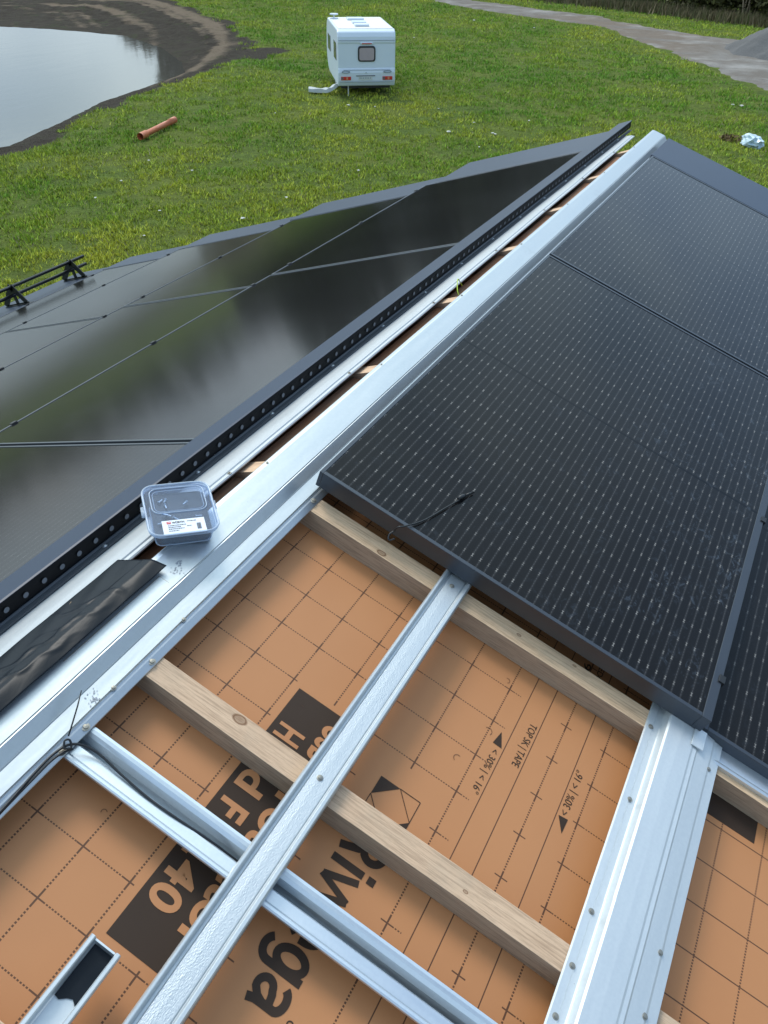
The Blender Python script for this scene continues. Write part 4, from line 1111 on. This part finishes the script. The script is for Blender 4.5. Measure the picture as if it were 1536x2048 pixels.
# crumpled bag and weeds beside it
bm = bmesh.new(); bmesh.ops.create_icosphere(bm, subdivisions=3, radius=1)
rb = random.Random(8)
for v in bm.verts:
    c_ = v.co.copy(); q = math.sin(c_.x * 7 + 3 * math.sin(c_.y * 5)) * math.cos(c_.y * 8 + c_.z * 4) + .6 * math.sin(c_.z * 15 + c_.x * 12)
    v.co *= 1 + .10 * q + rb.uniform(-.16, .16); v.co.x *= .34; v.co.y *= .42; v.co.z *= .22
me = D.meshes.new('plastic_bag'); bm.to_mesh(me); bm.free()
me.materials.append(plain('pale_blue_film', (.50, .62, .70), .3, var=.35, sc_=6))
o = D.objects.new('plastic_bag', me); COL.objects.link(o); o.location = (-2.62, 30.65, .17); o.rotation_euler = (0, .2, .6)
tag(o, 'crumpled pale blue plastic bag lying on the grass at the right', 'bag')
def leaf_mass(name, spec, n, size, cols, seed, mat=None):
    """spec: list of (centre, radii) lobes; returns a mesh of many small leaf faces"""
    r_ = np.random.default_rng(seed); P_ = []; C_ = []
    for c_, rad in spec:
        k = n // len(spec); d = r_.normal(0, 1, (k, 3)); d /= np.linalg.norm(d, axis=1)[:, None]
        rr_ = r_.uniform(.35, 1.0, k) ** .5; p = np.array(c_) + d * rr_[:, None] * np.array(rad) * (1 + .25 * r_.normal(0, 1, (k, 1)) * .5)
        P_.append(p)
    p = np.concatenate(P_); p = p[p[:, 2] > .02]; k = len(p)
    cl = fbm(p[:, 0] * 3 + p[:, 2] * 2, p[:, 1] * 3, 1.2, seed)[:, None]
    a = r_.normal(0, 1, (k, 3)); a /= np.linalg.norm(a, axis=1)[:, None]; b = np.cross(a, r_.normal(0, 1, (k, 3))); b /= np.linalg.norm(b, axis=1)[:, None]
    s_ = size * r_.uniform(.5, 1.5, (k, 1)); co = np.stack([p - a * s_, p + b * s_ * .5, p + a * s_, p - b * s_ * .5], 1).reshape(-1, 3)
    me = D.meshes.new(name); mesh_np(me, co, np.arange(4 * k).reshape(-1, 4), 4)
    c0, c1 = np.array(cols[0]), np.array(cols[1]); cc = (c0 * (1 - cl) + c1 * cl) * r_.uniform(.6, 1.4, (k, 1)); cc = np.repeat(cc, 4, 0)
    at = me.attributes.new('tint', 'FLOAT_COLOR', 'POINT'); at.data.foreach_set('color', np.concatenate([cc, np.ones((len(cc), 1))], 1).astype(np.float32).reshape(-1))
    me.materials.append(D.materials['grass_blades']); return me
wd = leaf_mass('dead_weeds', [((0, 0, .10), (.30, .22, .16)), ((-.25, .12, .08), (.22, .2, .12))], 420, .04, ((.10, .07, .03), (.26, .17, .08)), 4)
o = D.objects.new('dead_weeds', wd); COL.objects.link(o); o.location = (-3.25, 31.05, 0)
tag(o, 'brown dead weeds right beside the pale blue bag', 'weeds')

# pale scraps and stones in the grass
def gpt(px, py):
    v = Vector(((px - 768) / 1615.152, (py - 1024) / 1615.152, 1)); r = Vector([sum(R[k][i] * v[k] for k in range(3)) for i in range(3)])
    t = -H / r.z; return r.x * t, r.y * t
M['stone'] = plain('pale_stone', (.55, .54, .5), .8, var=.2)
rn = random.Random(11)
for i, (px, py, sz) in enumerate([(697, 213, .11), (750, 216, .07), (486, 440, .09), (551, 229, .06), (1275, 152, .0), (717, 344, .07), (573, 398, .07), (243, 365, .06), (1290, 233, .0), (192, 399, .06), (385, 344, .06), (320, 425, .06),
                                  (897, 266, .13), (985, 269, .08), (990, 271, .08), (948, 248, .07), (958, 297, .06), (948, 42, .12), (1058, 244, .07), (1482, 214, .14), (1465, 212, .10), (877, 220, .06), (828, 77, .09), (1068, 57, .09), (298, 324, .06), (289, 475, .05)]):
    if not sz: continue
    x, y = gpt(px, py); bm = bmesh.new(); bmesh.ops.create_icosphere(bm, subdivisions=2, radius=sz * .62)
    for v in bm.verts: v.co *= rn.uniform(.75, 1.2)
    for v in bm.verts: v.co.z *= .35
    me = D.meshes.new('stone'); bm.to_mesh(me); bm.free(); me.materials.append(M['stone'])
    o = D.objects.new('stone', me); COL.objects.link(o); o.location = (x, y, .05); o.rotation_euler = (0, 0, rn.uniform(0, 6))
    tag(o, 'small pale stone or scrap lying in the meadow grass', 'stone', 'pale stones scattered in the grass')

# bushes and dry reeds beyond the track
for i, (x, y, sx, sz, cs, lab) in enumerate([
        (-22.5, 71.5, 3.4, 2.6, ((.03, .045, .012), (.10, .12, .03)), 'leftmost of the dark bushes beyond the track'),
        (-16.8, 70.0, 3.2, 3.4, ((.022, .032, .010), (.07, .09, .022)), 'dark bush beyond the track, second from the left'),
        (-11.3, 68.2, 3.0, 3.8, ((.022, .028, .010), (.09, .085, .022)), 'olive brown bush beyond the track, middle one'),
        (-7.0, 65.8, 2.9, 3.6, ((.02, .026, .010), (.075, .07, .018)), 'dark bush beyond the track, above the gravel heap'),
        (-2.2, 63.8, 2.8, 3.2, ((.02, .028, .01), (.09, .095, .025)), 'bush in the top right corner beyond the gravel heap')]):
    r0 = random.Random(i + 40)
    lobes = [((r0.uniform(-sx, sx) * .8, r0.uniform(-1.2, 1.6), sz * r0.uniform(.2, .6)), (sx * r0.uniform(.35, .6), 1.3, sz * r0.uniform(.3, .5))) for _ in range(9)]
    b_ = empty('bush', Matrix.Translation((x, y, 0)), lab, 'bush', 'bushes beyond the track')
    me = leaf_mass('foliage', lobes, 9000, .14, cs, i + 60); f_ = D.objects.new('foliage', me); COL.objects.link(f_); f_.parent = b_
    m = MB()
    for k in range(9):
        a = r0.uniform(0, 6.28); px_, py_ = r0.uniform(-sx, sx) * .5, r0.uniform(-.6, .6)
        m.tube([(px_, py_, -.05), (px_ + .3 * math.cos(a), py_ + .3 * math.sin(a), sz * .4), (px_ + .9 * math.cos(a), py_ + .7 * math.sin(a), sz * .85)], [.06, .04, .015], 6)
    m.build('stem', M['wood_side'], b_)
def reeds():
    N = 15000; tpar = rng.random(N); ex = np.interp(tpar, [0, .35, .7, 1], [-28, -19, -9, 3]); ey = np.interp(tpar, [0, .35, .7, 1], [71.5, 67.8, 64.4, 60.5]) + rng.normal(0, .7, N)
    h = rng.uniform(.15, .8, N) * (.3 + 1.1 * fbm(ex, ey, 1.5, 7)); th = rng.uniform(0, 6.28, N); w = rng.uniform(.02, .05, N)
    lx = rng.normal(0, .25, N) * h; ly = rng.normal(0, .25, N) * h; z = np.zeros(N)
    co = np.stack([np.stack([ex - w * np.cos(th), ey - w * np.sin(th), z], -1), np.stack([ex + w * np.cos(th), ey + w * np.sin(th), z], -1), np.stack([ex + lx, ey + ly, h], -1)], 1).reshape(-1, 3)
    me = D.meshes.new('dry_grass'); mesh_np(me, co, np.arange(3 * N).reshape(-1, 3), 3)
    k = rng.random((N, 1)); cc = (np.array([.08, .10, .03]) * (1 - k) + np.array([.26, .19, .12]) * k) * rng.uniform(.6, 1.2, (N, 1)); cc = np.repeat(cc, 3, 0)
    at = me.attributes.new('tint', 'FLOAT_COLOR', 'POINT'); at.data.foreach_set('color', np.concatenate([cc, np.ones((len(cc), 1))], 1).astype(np.float32).reshape(-1))
    me.materials.append(D.materials['grass_blades']); o = D.objects.new('dry_grass', me); COL.objects.link(o)
    tag(o, 'tall dry brownish grass in front of the bushes', 'dry grass', kind='stuff')
reeds()
# far wood: one mass all round, taller behind the track
def far_wood():
    r0 = random.Random(77); spec = []
    for az in np.arange(-42, 60, 2.2):
        rr_ = r0.uniform(88, 100); hh = r0.uniform(11, 17) if az > -40 else 6
        x, y = rr_ * math.sin(math.radians(az)), rr_ * math.cos(math.radians(az)); spec += [((x, y, hh * .5), (3.4, 3.4, hh * .55)), ((x + r0.uniform(-2, 2), y + 2, hh * .3), (3.6, 3, hh * .35))]
    for az in np.arange(-180, 180, 2.6):
        if -42 < az < 60: continue
        rr_ = r0.uniform(215, 250); hh = r0.uniform(9, 14); x, y = rr_ * math.sin(math.radians(az)), rr_ * math.cos(math.radians(az)); spec.append(((x, y, hh * .45), (8, 8, hh * .55)))
    me = leaf_mass('far_wood', spec, 150000, .75, ((.018, .024, .010), (.06, .068, .02)), 99)
    o = D.objects.new('far_wood', me); COL.objects.link(o); tag(o, 'dark belt of trees around the meadow, a single far off mass', 'wood', kind='stuff')
far_wood()

# ================================================================== LIGHT
SAZ, SEL = math.radians(-50), math.radians(52)       # azimuth from +Y towards +X, elevation
w = D.worlds.new('World'); sc.world = w; w.use_nodes = True
nt = w.node_tree; nd = nt.nodes; bg = nd['Background']
sky = nd.new('ShaderNodeTexSky'); sky.sky_type = 'NISHITA'; sky.sun_disc = False
sky.sun_elevation = SEL; sky.sun_rotation = SAZ
sky.air_density = 1.25; sky.dust_density = .4; sky.ozone_density = 1.2
bg.inputs[1].default_value = .145
tc = nd.new('ShaderNodeTexCoord')
sx_ = nd.new('ShaderNodeSeparateXYZ'); nt.links.new(tc.outputs['Generated'], sx_.inputs[0])
mpw = nd.new('ShaderNodeMapping'); mpw.inputs['Scale'].default_value = (1, 1, 2.3); mpw.inputs['Location'].default_value = (.35, .2, 0); nt.links.new(tc.outputs['Generated'], mpw.inputs[0])
nz = nd.new('ShaderNodeTexNoise'); nz.inputs['Scale'].default_value = 2.3; nz.inputs['Detail'].default_value = 7; nz.inputs['Roughness'].default_value = .55; nt.links.new(mpw.outputs[0], nz.inputs['Vector'])
rp = nd.new('ShaderNodeValToRGB'); rp.color_ramp.elements[0].position = .36; rp.color_ramp.elements[1].position = .52; nt.links.new(nz.outputs[0], rp.inputs[0])
nz2 = nd.new('ShaderNodeTexNoise'); nz2.inputs['Scale'].default_value = 4; nz2.inputs['Detail'].default_value = 5; nt.links.new(mpw.outputs[0], nz2.inputs['Vector'])
cr = nd.new('ShaderNodeValToRGB'); cr.color_ramp.elements[0].position = .3; cr.color_ramp.elements[0].color = (5.0, 6.8, 7.8, 1); cr.color_ramp.elements[1].position = .7; cr.color_ramp.elements[1].color = (10.2, 12.0, 11.7, 1)
nt.links.new(nz2.outputs[0], cr.inputs[0])
dp = nd.new('ShaderNodeVectorMath'); dp.operation = 'DOT_PRODUCT'; nt.links.new(tc.outputs['Generated'], dp.inputs[0]); dp.inputs[1].default_value = Vector((-.78, .22, .62)).normalized()
wr_ = nd.new('ShaderNodeValToRGB'); wr_.color_ramp.elements[0].position = .22; wr_.color_ramp.elements[0].color = (.12, .12, .12, 1); wr_.color_ramp.elements[1].position = .80; nt.links.new(dp.outputs['Value'], wr_.inputs[0])
ml_ = nd.new('ShaderNodeMath'); ml_.operation = 'MULTIPLY'; nt.links.new(rp.outputs[0], ml_.inputs[0]); nt.links.new(wr_.outputs[0], ml_.inputs[1])
mxw = nd.new('ShaderNodeMix'); mxw.data_type = 'RGBA'; nt.links.new(ml_.outputs[0], mxw.inputs[0]); nt.links.new(sky.outputs[0], mxw.inputs[6]); nt.links.new(cr.outputs[0], mxw.inputs[7])
el = nd.new('ShaderNodeMath'); el.operation = 'ABSOLUTE'; nt.links.new(sx_.outputs[2], el.inputs[0])
hr = nd.new('ShaderNodeValToRGB'); hr.color_ramp.elements[0].position = .02; hr.color_ramp.elements[0].color = (.85, .85, .85, 1); hr.color_ramp.elements[1].position = .34; hr.color_ramp.elements[1].color = (0, 0, 0, 1); nt.links.new(el.outputs[0], hr.inputs[0])
cl2 = nd.new('ShaderNodeMix'); cl2.data_type = 'RGBA'; nt.links.new(nz2.outputs[0], cl2.inputs[0]); cl2.inputs[6].default_value = (1.5, 1.85, 2.4, 1); cl2.inputs[7].default_value = (3.4, 3.9, 4.9, 1)
mx2 = nd.new('ShaderNodeMix'); mx2.data_type = 'RGBA'; nt.links.new(hr.outputs[0], mx2.inputs[0]); nt.links.new(mxw.outputs[2], mx2.inputs[6]); nt.links.new(cl2.outputs[2], mx2.inputs[7])
nt.links.new(mx2.outputs[2], bg.inputs[0])
sl = D.lights.new('sun', 'SUN'); sl.energy = 1.5; sl.angle = math.radians(20); sl.color = (1, .95, .87)
so = D.objects.new('sun', sl); COL.objects.link(so); so.location = (0, 0, 30)
dirv = Vector((math.sin(SAZ) * math.cos(SEL), math.cos(SAZ) * math.cos(SEL), math.sin(SEL)))
so.rotation_euler = dirv.to_track_quat('Z', 'Y').to_euler()
sc.view_settings.view_transform = 'Standard'; sc.view_settings.look = 'None'; sc.view_settings.exposure = .52; sc.view_settings.gamma = 1
